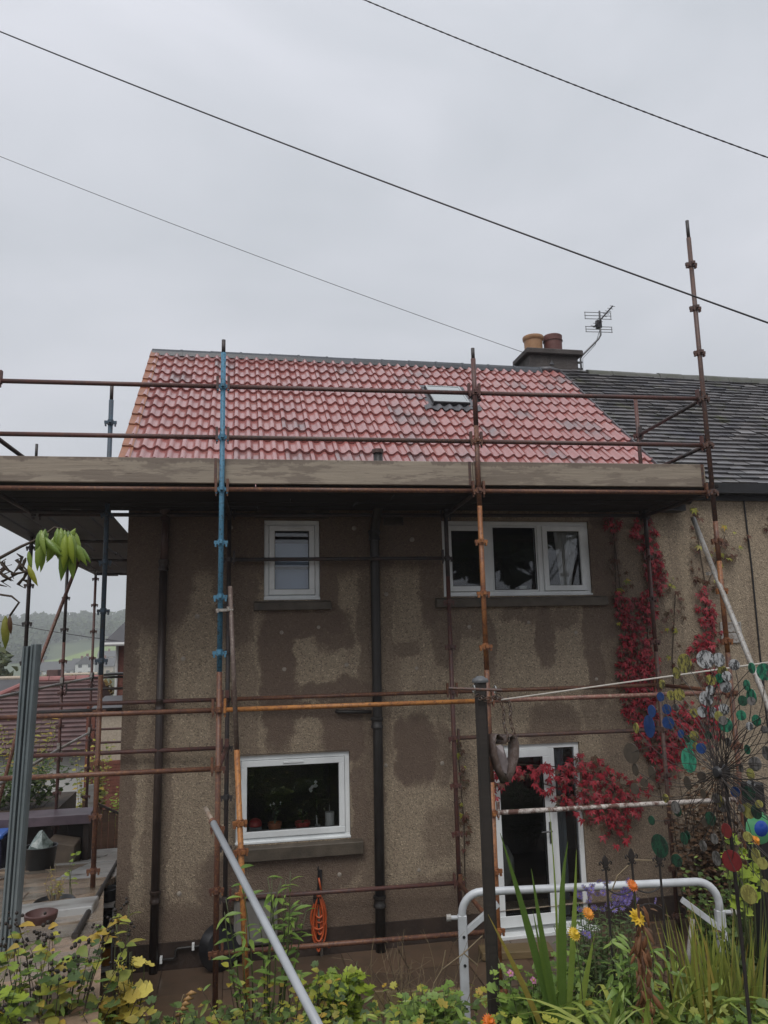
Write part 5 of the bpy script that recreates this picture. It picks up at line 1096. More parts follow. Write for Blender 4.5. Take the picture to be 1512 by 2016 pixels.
m_fence = board_mat('brown_fence', (0.16, 0.085, 0.05), (0.08, 0.045, 0.03))
for i in range(7): bevel(MB().box(-2.72 + i * 0.125, -2.602 + i * 0.125, 9.3, 9.32, -0.7, 0.30 - 0.06 * i).build('board', m_fence, fn), 0.003)
MB().obox((-2.28, 9.28, 0.16), (0.46, 0, -0.235), (0, 0.015, 0), (0.01, 0, 0.02)).build('top_rail', m_darkwood, fn)
tag(bevel(MB().obox((-2.50, 8.9, 0.42), (0.06, 0, 0.008), (0, 0.015, 0), (-0.02, 0, 0.24)).build('white_plank', m_weather, at=(-2.5, 8.9, 0.2))), 'white plank standing upright behind the side scaffold', 'plank')
# ================================================================== PLANTS
PR = random.Random(21)
def uvec(r=PR): return Vector((r.gauss(0, 1), r.gauss(0, 1), r.gauss(0, 1))).normalized()
def leaf_template(kind):
    """unit leaf: grows along +y from the origin, faces +z"""
    m = MB()
    if kind == 'lance':
        rows = [(0, 0.0, 0), (0.2, 0.09, 0.02), (0.45, 0.125, 0.03), (0.75, 0.08, -0.02), (1.0, 0.0, -0.12)]
        for y, w, z in rows: m.v += [(-w, y, z + w * 0.35), (0, y, z), (w, y, z + w * 0.35)]
        for i in range(4): m.f += [(3 * i, 3 * i + 1, 3 * i + 4, 3 * i + 3), (3 * i + 1, 3 * i + 2, 3 * i + 5, 3 * i + 4)]
    elif kind == 'ovate':
        rows = [(0, 0.0, 0), (0.15, 0.24, 0.0), (0.4, 0.34, 0.03), (0.7, 0.24, 0.0), (1.0, 0.0, -0.1)]
        for y, w, z in rows: m.v += [(-w, y, z + w * 0.22), (0, y, z), (w, y, z + w * 0.22)]
        for i in range(4): m.f += [(3 * i, 3 * i + 1, 3 * i + 4, 3 * i + 3), (3 * i + 1, 3 * i + 2, 3 * i + 5, 3 * i + 4)]
    elif kind == 'long':      # drooping pod-like leaves
        rows = [(0, 0.015, 0), (0.15, 0.085, 0.06), (0.4, 0.125, 0.08), (0.7, 0.095, 0.0), (0.9, 0.035, -0.10), (1.0, 0.0, -0.20)]
        for y, w, z in rows: m.v += [(-w, y, z - w * 0.6), (-w * 0.5, y, z - w * 0.15), (0, y, z), (w * 0.5, y, z - w * 0.15), (w, y, z - w * 0.6)]
        for i in range(5):
            for k in range(4): m.f.append((5 * i + k, 5 * i + k + 1, 5 * i + 5 + k + 1, 5 * i + 5 + k))
    elif kind == 'lobed':     # geranium / heuchera
        n = 15; m.v.append((0, 0.42, -0.05))
        for i in range(n + 1):
            a = radians(-80 + (340 + 0) * i / n) - pi / 2 + radians(60) ; r = 0.5 * (0.72 + 0.28 * abs(cos(2.5 * (a))))* (1.0 if i % 2 else 0.8)
            m.v.append((r * cos(a), 0.42 + r * sin(a), 0.06 * (i % 2)))
        for i in range(n): m.f.append((0, 1 + i, 2 + i))
    elif kind == 'palmate':   # five leaflets
        for a, L in ((0, 1.0), (0.75, 0.85), (-0.75, 0.85), (1.55, 0.6), (-1.55, 0.6)):
            d = Vector((sin(a), cos(a), 0)); s_ = Vector((d.y, -d.x, 0)); b = len(m.v)
            m.v += [(0, 0, 0), tuple(d * L * 0.45 + s_ * 0.17 * L + Vector((0, 0, 0.04))), tuple(d * L + Vector((0, 0, -0.12))), tuple(d * L * 0.45 - s_ * 0.17 * L + Vector((0, 0, 0.04))), tuple(d * L * 0.5 + Vector((0, 0, -0.01)))]
            m.f += [(b, b + 1, b + 4), (b + 1, b + 2, b + 4), (b + 2, b + 3, b + 4), (b + 3, b, b + 4)]
    m.m = [0] * len(m.f); return m
LT = {k: leaf_template(k) for k in ('lance', 'ovate', 'long', 'lobed', 'palmate')}
def leaf_matrix(p, d, size, nrm=None, r=PR):
    d = Vector(d).normalized(); n = Vector(nrm) if nrm is not None else Vector((0, 0, 1)) + uvec(r) * 0.5
    x = d.cross(n); x = x.normalized() if x.length > 1e-4 else d.orthogonal().normalized(); z = x.cross(d)
    M_ = Matrix((x, d, z)).transposed().to_4x4(); M_ = M_ @ Matrix.Scale(size, 4); M_.translation = Vector(p); return M_
LME = {}
def leaf_me(kind, mat):
    if (kind, mat.name) not in LME: LME[(kind, mat.name)] = LT[kind].mesh('leaf', mat, True)
    return LME[(kind, mat.name)]
def put_leaves(par, kind, mat, mats, limit=150, name='leaf'):
    """largest ones are parts of their own, the rest one joined part"""
    mats = sorted(mats, key=lambda m: -m.to_scale()[0]); me = leaf_me(kind, mat)
    for M_ in mats[:limit]: place(me, name, par, M_)
    if len(mats) > limit:
        m = MB(); T = LT[kind]
        for M_ in mats[limit:]: m.add([M_ @ Vector(v) for v in T.v], T.f)
        tag(m.build('small_leaves', mat, par, True), kind='stuff')
def stems(par, P, r, mat, name='stem'):
    for i, (pts, rad) in enumerate(P): MB().path(pts, rad, 5).build(name, mat, par, True)
def curve(a, b, sag, n=6):
    a, b = Vector(a), Vector(b); return [a.lerp(b, i / n) + Vector(sag) * 4 * (i / n) * (1 - i / n) for i in range(n + 1)]
m_wet = foliage('wet_leaf', [(0.084, 0.156, 0.036), (0.156, 0.252, 0.060), (0.240, 0.336, 0.084)], 0.22)
m_green = foliage('green_leaf', [(0.085, 0.160, 0.042), (0.160, 0.264, 0.066), (0.246, 0.358, 0.094)], 0.4)
m_dgreen = foliage('dark_green_leaf', [(0.039, 0.077, 0.026), (0.077, 0.131, 0.043), (0.131, 0.196, 0.065)], 0.45)
m_lime = foliage('lime_leaf', [(0.196, 0.287, 0.040), (0.299, 0.391, 0.057), (0.138, 0.230, 0.040)], 0.45)
m_ygreen = foliage('yellowing_leaf', [(0.204, 0.266, 0.046), (0.390, 0.375, 0.062), (0.140, 0.188, 0.046), (0.500, 0.312, 0.062)], 0.5)
m_yellow_l = foliage('yellow_leaf', [(0.50, 0.43, 0.10), (0.62, 0.55, 0.17), (0.42, 0.33, 0.07)], 0.5)
m_red = foliage('creeper_red', [(0.085, 0.015, 0.017), (0.244, 0.012, 0.024), (0.415, 0.017, 0.037), (0.549, 0.032, 0.051), (0.317, 0.017, 0.032), (0.134, 0.027, 0.022)], 0.5)
m_redbrown = foliage('creeper_faded', [(0.10, 0.035, 0.022), (0.14, 0.06, 0.03), (0.08, 0.07, 0.03), (0.16, 0.025, 0.025)], 0.55)
m_brownleaf = foliage('brown_leaf', [(0.111, 0.065, 0.036), (0.169, 0.091, 0.046), (0.065, 0.046, 0.029)], 0.65, 0.1)
m_stemg = plain('green_stem', (0.09, 0.11, 0.04), 0.5, 0.4, 12); m_stemb = plain('brown_stem', (0.06, 0.04, 0.025), 0.7, 0.4, 12); m_straw = plain('straw_stem', (0.25, 0.19, 0.11), 0.7, 0.3, 12)
m_blade = foliage('iris_blade', [(0.071, 0.137, 0.036), (0.122, 0.201, 0.051), (0.086, 0.159, 0.043)], 0.35)
m_blade2 = foliage('strap_blade', [(0.176, 0.264, 0.061), (0.281, 0.369, 0.105), (0.124, 0.211, 0.053), (0.386, 0.421, 0.124)], 0.35)
m_blade3 = foliage('sword_blade', [(0.170, 0.227, 0.057), (0.284, 0.321, 0.085), (0.104, 0.161, 0.047), (0.397, 0.302, 0.095)], 0.4)

# ---- Virginia creeper on the walls
def creeper(label, blobs, mat, dens, size, seed, vines, limit=150, depth=0.09, name='creeper'):
    r = random.Random(seed); b0 = blobs[0]; t = thing(name, (b0[0], FY - 0.02, 0), label, 'climbing plant'); L = []
    for (x, z, w, h) in blobs:
        for _ in range(max(3, int(dens * w * h * 60))):
            a = r.uniform(0, 6.28); q = sqrt(r.random()); p = Vector((x + cos(a) * q * w, FY - r.uniform(0.015, depth), z + sin(a) * q * h))
            d = Vector((r.gauss(0, 0.5), -0.35 + r.gauss(0, 0.25), -1 + r.gauss(0, 0.35))); L.append(leaf_matrix(p, d, size * r.uniform(0.6, 1.2), Vector((r.gauss(0, 0.35), -1, 0.35 + r.gauss(0, 0.3))), r))
    k_ = int(len(L) * 0.2); r.shuffle(L)
    put_leaves(t, 'palmate', mat, L[k_:], int(limit * 0.8)); put_leaves(t, 'palmate', m_redbrown if mat is m_red else m_ygreen, L[:k_], int(limit * 0.2))
    for v in vines: MB().path([(x, FY - 0.02, z) for x, z in v], 0.006, 5).build('vine', m_stemb, t)
    return t
main = [(5.06, 4.43, 0.16, 0.26), (5.17, 4.12, 0.13, 0.39), (5.18, 3.87, 0.14, 0.26), (4.89, 3.32, 0.23, 0.33), (4.71, 3.56, 0.12, 0.2), (5.05, 3.56, 0.13, 0.2), (4.82, 2.9, 0.24, 0.33), (4.74, 2.63, 0.17, 0.33), (5.01, 2.71, 0.13, 0.39), (4.84, 2.31, 0.2, 0.33), (5.01, 2.01, 0.26, 0.26), (4.66, 4.55, 0.12, 0.12), (5.11, 1.72, 0.2, 0.26), (5.42, 2.17, 0.3, 0.24), (5.33, 1.94, 0.22, 0.22)]
creeper('bright red creeper climbing the wall right of the bedroom window', main, m_red, 27, 0.072, 1, [[(5.05, 1.2), (4.95, 2.2), (4.9, 3.1), (5.15, 4.0), (5.1, 4.6)], [(4.95, 2.2), (4.75, 3.2), (4.68, 4.5)], [(5.0, 2.6), (5.05, 3.6), (5.2, 4.2)], [(4.9, 3.1), (4.7, 3.6)], [(4.95, 1.9), (5.4, 2.2)]], 280)
creeper('dark thin creeper between the bedroom window and the red creeper', [(4.69, 4.05, 0.12, 0.35), (4.62, 3.6, 0.1, 0.3), (4.8, 3.75, 0.12, 0.2)], m_redbrown, 4.5, 0.07, 2, [[(4.7, 3.0), (4.66, 3.8), (4.7, 4.5)]], 60)
creeper('fading red creeper around the right-hand standard', [(5.83, 3.55, 0.12, 0.26), (5.87, 3.24, 0.16, 0.26), (5.73, 2.93, 0.2, 0.26), (5.80, 2.5, 0.16, 0.3), (5.7, 2.1, 0.2, 0.25)], m_red, 20, 0.07, 3, [[(5.7, 1.0), (5.75, 2.5), (5.85, 3.6)]], 110)
creeper('olive and brown creeper leaves high on the right wall', [(6.04, 4.18, 0.2, 0.2), (6.23, 4.31, 0.13, 0.26), (5.75, 4.11, 0.1, 0.3), (5.9, 3.85, 0.2, 0.12), (5.8, 4.65, 0.1, 0.15), (6.85, 4.6, 0.12, 0.12), (6.5, 4.35, 0.06, 0.08)], m_redbrown, 7, 0.075, 4, [[(5.9, 3.4), (5.85, 4.0), (5.8, 4.7)], [(5.9, 3.8), (6.2, 4.4)]], 90)
creeper('thin brown creeper strands left of the right-hand standard', [(5.42, 3.55, 0.12, 0.35), (5.31, 3.13, 0.13, 0.35), (5.4, 2.75, 0.12, 0.2)], m_redbrown, 5, 0.065, 5, [[(5.3, 1.9), (5.33, 2.9), (5.45, 3.7)]], 60)
door_b = [(3.02, 1.66, 0.14, 0.11), (2.90, 1.58, 0.09, 0.2), (3.23, 1.7, 0.24, 0.13), (3.65, 1.62, 0.24, 0.18), (4.05, 1.70, 0.30, 0.18), (4.30, 1.52, 0.30, 0.22), (4.12, 1.28, 0.32, 0.20), (4.52, 1.27, 0.24, 0.22), (4.38, 1.02, 0.18, 0.16), (4.75, 1.5, 0.12, 0.1), (3.85, 1.45, 0.2, 0.14)]
creeper('red creeper spray hanging across the top of the glazed door', door_b, m_red, 17, 0.078, 6, [[(5.0, 1.4), (4.5, 1.5), (4.0, 1.7), (3.3, 1.78)], [(4.5, 1.5), (4.3, 1.2), (4.4, 0.95)], [(4.3, 1.55), (3.9, 1.45), (3.6, 1.55)]], 260, 0.22)
creeper('narrow dark red creeper between the inner standard and the door', [(2.63, 1.52, 0.07, 0.39), (2.61, 1.95, 0.07, 0.22), (2.66, 1.1, 0.06, 0.25), (2.6, 0.75, 0.05, 0.15)], m_redbrown, 9, 0.065, 7, [[(2.62, 0.2), (2.64, 1.2), (2.6, 2.05)]], 60)

# ---- foreground branch, upper left
hb_ = thing('hanging_branch', (-0.85, -4.4, 3.4), 'drooping branch with glossy green leaves at the upper left', 'branch')
stems(hb_, [([(-0.95, -4.40, 3.30), (-0.66, -4.43, 3.445), (-0.56, -4.45, 3.50), (-0.515, -4.40, 3.535), (-0.475, -4.38, 3.575), (-0.43, -4.38, 3.565)], [0.008, 0.006, 0.005, 0.004, 0.0035, 0.002]), ([(-0.95, -4.5, 3.32), (-0.62, -4.52, 3.345), (-0.56, -4.52, 3.335), (-0.535, -4.53, 3.315), (-0.565, -4.51, 3.275)], 0.0035)], 0, m_stemb, 'twig')
L = []
for (x, z, s_, lean) in [(-0.512, 3.56, 0.085, -0.1), (-0.50, 3.565, 0.075, 0.1), (-0.51, 3.525, 0.095, -0.05), (-0.485, 3.52, 0.07, 0.95), (-0.462, 3.57, 0.10, 0.05), (-0.45, 3.57, 0.115, 0.1), (-0.44, 3.565, 0.10, 0.2), (-0.425, 3.56, 0.11, 0.15), (-0.415, 3.55, 0.09, 0.3), (-0.435, 3.53, 0.13, -0.05), (-0.418, 3.525, 0.12, 0.05), (-0.405, 3.52, 0.085, 0.55), (-0.40, 3.515, 0.075, 0.9), (-0.47, 3.54, 0.08, -0.2), (-0.545, 3.49, 0.06, 0.2)]:
    L.append(leaf_matrix((x, -4.39 + PR.uniform(-0.03, 0.02), z), (lean, -0.1, -1), s_ * 1.05, (PR.gauss(0, 0.3), -1, 0.2)))
L += [leaf_matrix((PR.uniform(-0.52, -0.40), -4.39 + PR.uniform(-0.03, 0.03), PR.uniform(3.52, 3.57)), (PR.gauss(0.1, 0.35), PR.gauss(-0.1, 0.2), -1), PR.uniform(0.05, 0.11), (PR.gauss(0, 0.6), -1, 0.2)) for _ in range(13)]
put_leaves(hb_, 'long', m_wet, L)
put_leaves(hb_, 'long', m_lime, [leaf_matrix((-0.43, -4.42, 3.545), (0.0, -0.1, -1), 0.115, (0.2, -1, 0.1)), leaf_matrix((-0.418, -4.42, 3.545), (0.12, -0.1, -1), 0.10, (-0.3, -1, 0.1)), leaf_matrix((-0.62, -4.45, 3.46), (-.3, 0, -1), 0.05, (0, -1, 0.2))])
put_leaves(hb_, 'long', m_ygreen, [leaf_matrix((-0.575, -4.52, 3.275), (0.06, 0, -1), 0.105, (0.3, -1, 0)), leaf_matrix((-0.535, -4.45, 3.44), (0.45, 0, -1), 0.075, (0, -1, 0))])
put_leaves(hb_, 'long', m_redbrown, [leaf_matrix((-0.56, -4.53, 3.275), (0.08, 0, -1), 0.06, (0, -1, 0))])
for k in range(9):     # shrivelled dead leaves on the twig
    p = Vector((-0.62 + PR.uniform(0, 0.09), -4.44 + PR.uniform(-.02, .02), 3.45 + PR.uniform(-0.01, 0.035))); MB().path([p] + [p + Vector((PR.uniform(-.03, .03), PR.uniform(-.01, .01), -0.018 * j + PR.uniform(-.012, .012))) for j in range(1, 5)], [0.0015, 0.006, 0.004, 0.006, 0.001], 5).build('withered_leaf', m_stemb, hb_, True)

# ---- generic leafy plant
def plant(name, label, base, n, spread, height, kind, mat, size, per, seed, smat=m_stemg, limit=80, cat='plant', srad=0.004, lean=(0, 0), droop=0.2, bare=0.25, hvar=0.5):
    r = random.Random(seed); b = Vector(base); t = thing(name, base, label, cat); P = []; L = []
    if -4 < b.y < -0.5 and n > 6 and name not in ('aster_clump', 'fern_stems', 'ivy_plant', 'lance_leaf_shrub'): n = int(n * 1.8); per = int(per * 1.4 + 0.5); height *= 1.08; limit = int(limit * 1.3)
    for i in range(n):
        a = r.uniform(0, 6.28); q = sqrt(r.random()); h = height * (1 - hvar * r.random()); a0 = b + Vector((cos(a) * q * spread[0] * 0.45, sin(a) * q * spread[1] * 0.45, 0)); e = b + Vector((cos(a) * q * spread[0] + lean[0] * h, sin(a) * q * spread[1] + lean[1] * h, h))
        c = curve(a0, e, (r.gauss(0, 0.02), r.gauss(0, 0.02), 0.02)); P.append((c, [srad * (1 - 0.1 * k) for k in range(len(c))]))
        for j in range(per):
            u = bare + (1 - bare) * (j + r.random()) / per; k = min(5, int(u * 6)); p = c[k].lerp(c[k + 1], u * 6 - k if u < 1 else 1)
            aa = j * 2.4 + r.uniform(-0.5, 0.5); d = Vector((cos(aa), sin(aa), 0.35 - droop + r.gauss(0, 0.25))); L.append(leaf_matrix(p, d, size * r.uniform(0.6, 1.15) * (1.1 - 0.35 * u), Vector((0, -0.35, 1)) + uvec(r) * 0.45, r))
    stems(t, P[:40], 0, smat)
    if kind == 'ovate' and -4 < b.y < -0.5:
        r.shuffle(L); k1, k2 = int(len(L) * 0.5), int(len(L) * 0.75)
        put_leaves(t, kind, mat, L[:k1], limit // 2); put_leaves(t, 'lobed', m_dgreen, L[k1:k2], limit // 4); put_leaves(t, 'lance', m_brownleaf if r.random() < 0.5 else m_green, L[k2:], limit // 4)
    else: put_leaves(t, kind, mat, L, limit)
    return t, P
def blades(name, label, base, n, spread, lmin, lmax, w, mat, seed, bend=0.3, fan=(0.5, 0.5), cat='plant', part='blade', lean=(0, 0)):
    r = random.Random(seed); b = Vector(base); t = thing(name, base, label, cat)
    for i in range(n):
        L = r.uniform(lmin, lmax); a0 = b + Vector((r.uniform(-1, 1) * spread[0], r.uniform(-1, 1) * spread[1], 0)); dx, dy = r.uniform(-1, 1) * fan[0] + lean[0], r.uniform(-1, 1) * fan[1] + lean[1]
        d = Vector((dx, dy, 1)).normalized(); side = Vector((r.gauss(0, 0.25) + 1, r.gauss(0, 0.6), 0)).normalized(); bd = bend * r.uniform(0.3, 1.3); m = MB(); N = 8
        for k in range(N + 1):
            u = k / N; p = a0 + d * L * u + Vector((dx, dy, 0)) * L * bd * u * u * 1.2 - Vector((0, 0, 1)) * L * bd * u ** 3 * 0.9; ww = w * (0.55 + 0.9 * u - 0.4 * u * u if u < 0.55 else (1 - u) * 2.05 * 0.92) / 2
            m.v += [tuple(p - side * ww), tuple(p + Vector((0, 0.18 * ww, 0))), tuple(p + side * ww)]
        for k in range(N): m.f += [(3 * k, 3 * k + 1, 3 * k + 4, 3 * k + 3), (3 * k + 1, 3 * k + 2, 3 * k + 5, 3 * k + 4)]
        m.m = [0] * len(m.f); m.build(part, mat, t, True)
    return t

# left foreground: seed heads and yellowing leaves
t, P = plant('seeding_perennial', 'yellowing perennial with dark seed heads at the lower left', (-0.62, -3.42, 1.50), 26, (0.36, 0.22), 0.52, 'ovate', m_ygreen, 0.085, 4, 31, m_stemb, 90, srad=0.003, hvar=0.6)
sh = MB(); sh.lathe((0, 0, 0), [(0, -0.008), (0.006, -0.006), (0.008, 0), (0.005, 0.006), (0, 0.008)], 6); sh_me = sh.mesh('seed_head', plain('black_seed', (0.022, 0.014, 0.010), 0.6, 0.4, 50), True); rr = random.Random(5)
for c, _ in P:
    for k in range(4): place(sh_me, 'seed_head', t, c[-1] + Vector((rr.gauss(0, 0.016), rr.gauss(0, 0.016), rr.gauss(0, 0.018))), None, rr.uniform(0.7, 1.2))
plant('broad_leaf_plant', 'plant with large pale green leaves at the bottom left corner', (-0.80, -3.45, 1.45), 9, (0.16, 0.16), 0.52, 'lobed', m_lime, 0.10, 3, 32, m_stemg, 40, hvar=0.6)
plant('mixed_low_plant', 'low green and brown leaves below the dark seed heads', (-0.48, -3.35, 1.38), 22, (0.42, 0.22), 0.33, 'ovate', m_ygreen, 0.08, 5, 33, m_stemb, 60)
plant('mixed_low_plant', 'low dark green leaves right of the yellow leaves', (-0.15, -3.1, 1.18), 22, (0.28, 0.2), 0.30, 'ovate', m_dgreen, 0.07, 5, 34, m_stemb, 60)
plant('yellow_leaf_plant', 'plant with crumpled pale yellow leaves near the terrace foot', (-0.36, -3.28, 1.44), 9, (0.12, 0.06), 0.42, 'lobed', m_yellow_l, 0.105, 3, 35, m_stemg, 30, droop=0.5, hvar=0.55)
t = thing('dried_iris_pod', (-0.12, -2.9, 1.3), 'curled orange-brown dried pods on a stem at the lower left', 'seed pod')
MB().path([(-0.14, -2.88, 1.22), (-0.135, -2.88, 1.40), (-0.10, -2.88, 1.49)], 0.004, 5).build('stem', m_straw, t)
for k in range(5): MB().path([(-0.135 + 0.012 * k, -2.885, 1.40 + 0.022 * k), (-0.112 + 0.012 * k, -2.90, 1.415 + 0.022 * k), (-0.09 + 0.012 * k, -2.885, 1.405 + 0.022 * k)], [0.006, 0.013, 0.004], 6).build('pod', plain('dry_orange', (0.42, 0.24, 0.09), 0.6, 0.4, 30), t, True)
plant('slender_green_plant', 'single slender green stem with yellow-green leaves at the house corner', (-0.40, -2.9, 1.35), 3, (0.07, 0.04), 0.60, 'lance', m_ygreen, 0.10, 6, 36, m_stemg, 30, hvar=0.2)
# shrub with lance leaves by the blue standard
plant('lance_leaf_shrub', 'leafy shrub with pointed green leaves below the kitchen window', (0.34, -1.88, 0.75), 15, (0.38, 0.2), 1.08, 'lance', m_green, 0.14, 9, 37, m_stemg, 150, cat='shrub', srad=0.006, bare=0.35, hvar=0.45)
plant('low_shrub', 'brown and olive low shrub under the pointed-leaf shrub', (0.42, -2.1, 0.65), 26, (0.50, 0.25), 0.58, 'ovate', m_ygreen, 0.07, 7, 38, m_stemb, 90, cat='shrub')
plant('dark_low_plant', 'dark green low leaves at the bottom between the pole and the shrub', (0.15, -2.45, 0.80), 22, (0.50, 0.2), 0.42, 'ovate', m_dgreen, 0.085, 6, 39, m_stemb, 80)
blades('grass_clump', 'thin dark green grass clump at the bottom left of the leaning pole', (0.0, -2.75, 0.98), 26, (0.18, 0.1), 0.25, 0.42, 0.011, m_blade, 40, 0.4)
plant('lime_heuchera', 'bright lime green lobed-leaf plant on the patio edge', (0.80, -1.68, 0.50), 30, (0.22, 0.18), 0.55, 'lobed', m_lime, 0.12, 2, 41, m_stemg, 60, bare=0.7, hvar=0.5)
plant('green_heuchera', 'darker green lobed leaves below the lime green plant', (0.78, -2.2, 0.62), 24, (0.30, 0.15), 0.36, 'lobed', m_dgreen, 0.10, 3, 42, m_stemg, 60, bare=0.4)
plant('trailing_plant', 'trailing olive leaves filling the bottom edge left of the post', (0.98, -2.5, 0.72), 24, (0.34, 0.15), 0.36, 'ovate', m_ygreen, 0.06, 6, 43, m_stemb, 80)
# dry twigs
t = thing('dry_twigs', (1.42, -1.25, 0.4), 'bare pale dry twigs standing before the mossy board', 'dead plant'); r = random.Random(9)
for k in range(34):
    a0 = Vector((1.38 + r.gauss(0, 0.16), -1.25 + r.gauss(0, 0.06), 0.42)); e = a0 + Vector((r.gauss(-0.04, 0.16), r.gauss(0, 0.05), r.uniform(0.3, 0.72))); c = curve(a0, e, (r.gauss(0, 0.05), 0, 0.02)); MB().path(c, [0.0035, 0.003, 0.0028, 0.0025, 0.002, 0.0018, 0.001], 4).build('twig', m_straw if k % 3 else m_stemb, t)
    for j in range(4): p = c[2 + j]; MB().path([p, p + Vector((r.gauss(0, 0.06), r.gauss(0, 0.03), r.uniform(0.02, 0.10)))], [0.0015, 0.0007], 4).build('twiglet', m_straw, t)
for pts in ([(1.40, -1.5, 0.45), (1.50, -1.5, 0.85), (1.56, -1.5, 0.93), (1.72, -1.5, 1.02), (1.86, -1.5, 1.12)], [(1.56, -1.5, 0.93), (1.59, -1.5, 1.05)], [(1.72, -1.5, 1.02), (1.82, -1.5, 0.93)], [(1.55, -1.6, 0.5), (1.62, -1.6, 0.85)], [(1.7, -1.6, 0.45), (1.78, -1.6, 0.78)]): MB().path(pts, 0.0048, 5).build('branch', m_straw, t)
# geranium by the post with pink flowers
t, P = plant('hardy_geranium', 'mound of fresh green geranium leaves right of the clothes post', (1.80, -2.80, 0.80), 60, (0.30, 0.20), 0.60, 'lobed', m_green, 0.085, 3, 44, m_stemg, 150, bare=0.6, hvar=0.45)
plant('hardy_geranium', 'green geranium leaves left of the clothes post', (1.28, -2.25, 0.62), 26, (0.24, 0.10), 0.50, 'lobed', m_green, 0.085, 3, 45, m_stemg, 70, bare=0.6, hvar=0.4)
m_pinkf = plain('pink_petal', (0.55, 0.22, 0.36), 0.5, 0.3, 40)
def flower(label, c, rad, n, mm, centre, stem_to, group=None, layers=1, tilt=(0.2, -0.75, 0.6), name='flower', cat='flower'):
    c = Vector(c); t = thing(name, stem_to, label, cat, group); nz_ = Vector(tilt).normalized(); a = nz_.orthogonal().normalized(); b = nz_.cross(a)
    MB().path(curve(stem_to, c, (0.01, 0, 0.01)), 0.0028, 5).build('stem', m_stemg, t)
    for L in range(layers):
        for k in range(n):
            q = 2 * pi * (k + 0.5 * L) / n; d = a * cos(q) + b * sin(q); s_ = a * -sin(q) + b * cos(q); R_ = rad * (1 - 0.22 * L); w = R_ * min(0.45, 2.2 / n + 0.04); u = nz_ * (0.004 + 0.006 * L)
            m = MB(); m.add([c + u, c + d * R_ * 0.55 + s_ * w + u * 1.5, c + d * R_ + u * 0.4, c + d * R_ * 0.55 - s_ * w + u * 1.5], [(0, 1, 2, 3)]); m.build('petal', mm, t)
    q = MB()
    q.add([c + nz_ * 0.012] + [c + (a * cos(k) + b * sin(k)) * rad * 0.3 + nz_ * 0.006 for k in [2 * pi * i / 8 for i in range(8)]], [(0, 1 + i, 1 + (i + 1) % 8) for i in range(8)]); q.build('centre', centre, t); return t
m_yel = plain('yellow_centre', (0.55, 0.38, 0.04), 0.6, 0.3, 50); m_or = plain('orange_petal', (0.72, 0.27, 0.02), 0.5, 0.3, 30); m_ye = plain('yellow_petal', (0.72, 0.48, 0.03), 0.5, 0.3, 30); m_do = plain('deep_orange_petal', (0.70, 0.16, 0.01), 0.5, 0.3, 30)
for lab, c in (('pink geranium flower nearest the iris base', (1.80, -2.84, 1.39)), ('lowest pink geranium flower', (1.86, -2.86, 1.225)), ('pale pink geranium flower left of the iris', (1.72, -2.84, 1.36)), ('small pink geranium flower between the other two pink ones', (1.845, -2.86, 1.30)), ('tiny pink geranium bud above the leaves', (1.60, -2.82, 1.40))): flower(lab, c, 0.021, 5, m_pinkf, m_yel, (c[0] - 0.02, c[1] + 0.05, 0.95))
for lab, c, R_, mm, ly in (('orange pot marigold in front of the asters', (1.90, -3.19, 1.79), 0.036, m_or, 2), ('yellow-orange seeding marigold below the orange one', (1.83, -3.16, 1.69), 0.038, m_ye, 3), ('orange marigold level with the white frame', (2.07, -3.35, 1.955), 0.034, m_do, 2), ('deep orange marigold at the bottom beside the post', (1.245, -3.53, 1.505), 0.036, m_do, 3), ('orange marigold at the right edge', (2.145, -4.24, 2.365), 0.022, m_or, 2)):
    flower(lab, c, R_, 16, mm, m_yel, (c[0] + 0.05, c[1] + 0.06, c[2] - 0.45), layers=ly)
# iris
ir = thing('iris_clump', (1.76, -2.98, 1.0), 'tall upright sword leaves of an iris beside the clothes post', 'plant')
for tip, base, w, mm in (((1.494, -3.07, 2.178), (1.775, -2.98, 1.15), 0.040, m_blade), ((1.655, -3.07, 1.99), (1.80, -2.98, 1.15), 0.034, m_blade), ((1.845, -3.05, 2.11), (1.815, -2.97, 1.15), 0.046, m_blade), ((1.92, -3.05, 2.06), (1.84, -2.97, 1.15), 0.032, m_blade2), ((1.40, -3.1, 1.80), (1.73, -2.99, 1.12), 0.030, m_blade3), ((1.64, -3.1, 1.80), (1.79, -2.99, 1.12), 0.022, m_blade), ((1.80, -3.0, 2.28), (1.80, -2.95, 1.2), 0.012, m_blade2), ((1.97, -3.1, 1.66), (1.85, -3.02, 1.1), 0.036, m_blade2)):
    a0, e = Vector(base), Vector(tip); m = MB(); N = 8; bow = Vector((PR.uniform(-0.012, 0.02), 0, 0)); side = Vector((0.98, -0.2, 0))
    for k in range(N + 1):
        u = k / N; p = a0.lerp(e, u) + bow * 4 * u * (1 - u) + (Vector((0.05, 0, -0.01)) * max(0, u - 0.8) * 5 * 0.6 if tip[0] == 1.845 else Vector((0, 0, 0))); ww = w / 2 * (1 if u < 0.5 else max(0.03, (1 - u) * 2) ** 0.8)
        m.v += [tuple(p - side * ww), tuple(p + Vector((0, -0.12 * ww, 0))), tuple(p + side * ww)]
    for k in range(N): m.f += [(3 * k, 3 * k + 1, 3 * k + 4, 3 * k + 3), (3 * k + 1, 3 * k + 2, 3 * k + 5, 3 * k + 4)]
    m.m = [0] * len(m.f); m.build('blade', mm, ir, True)
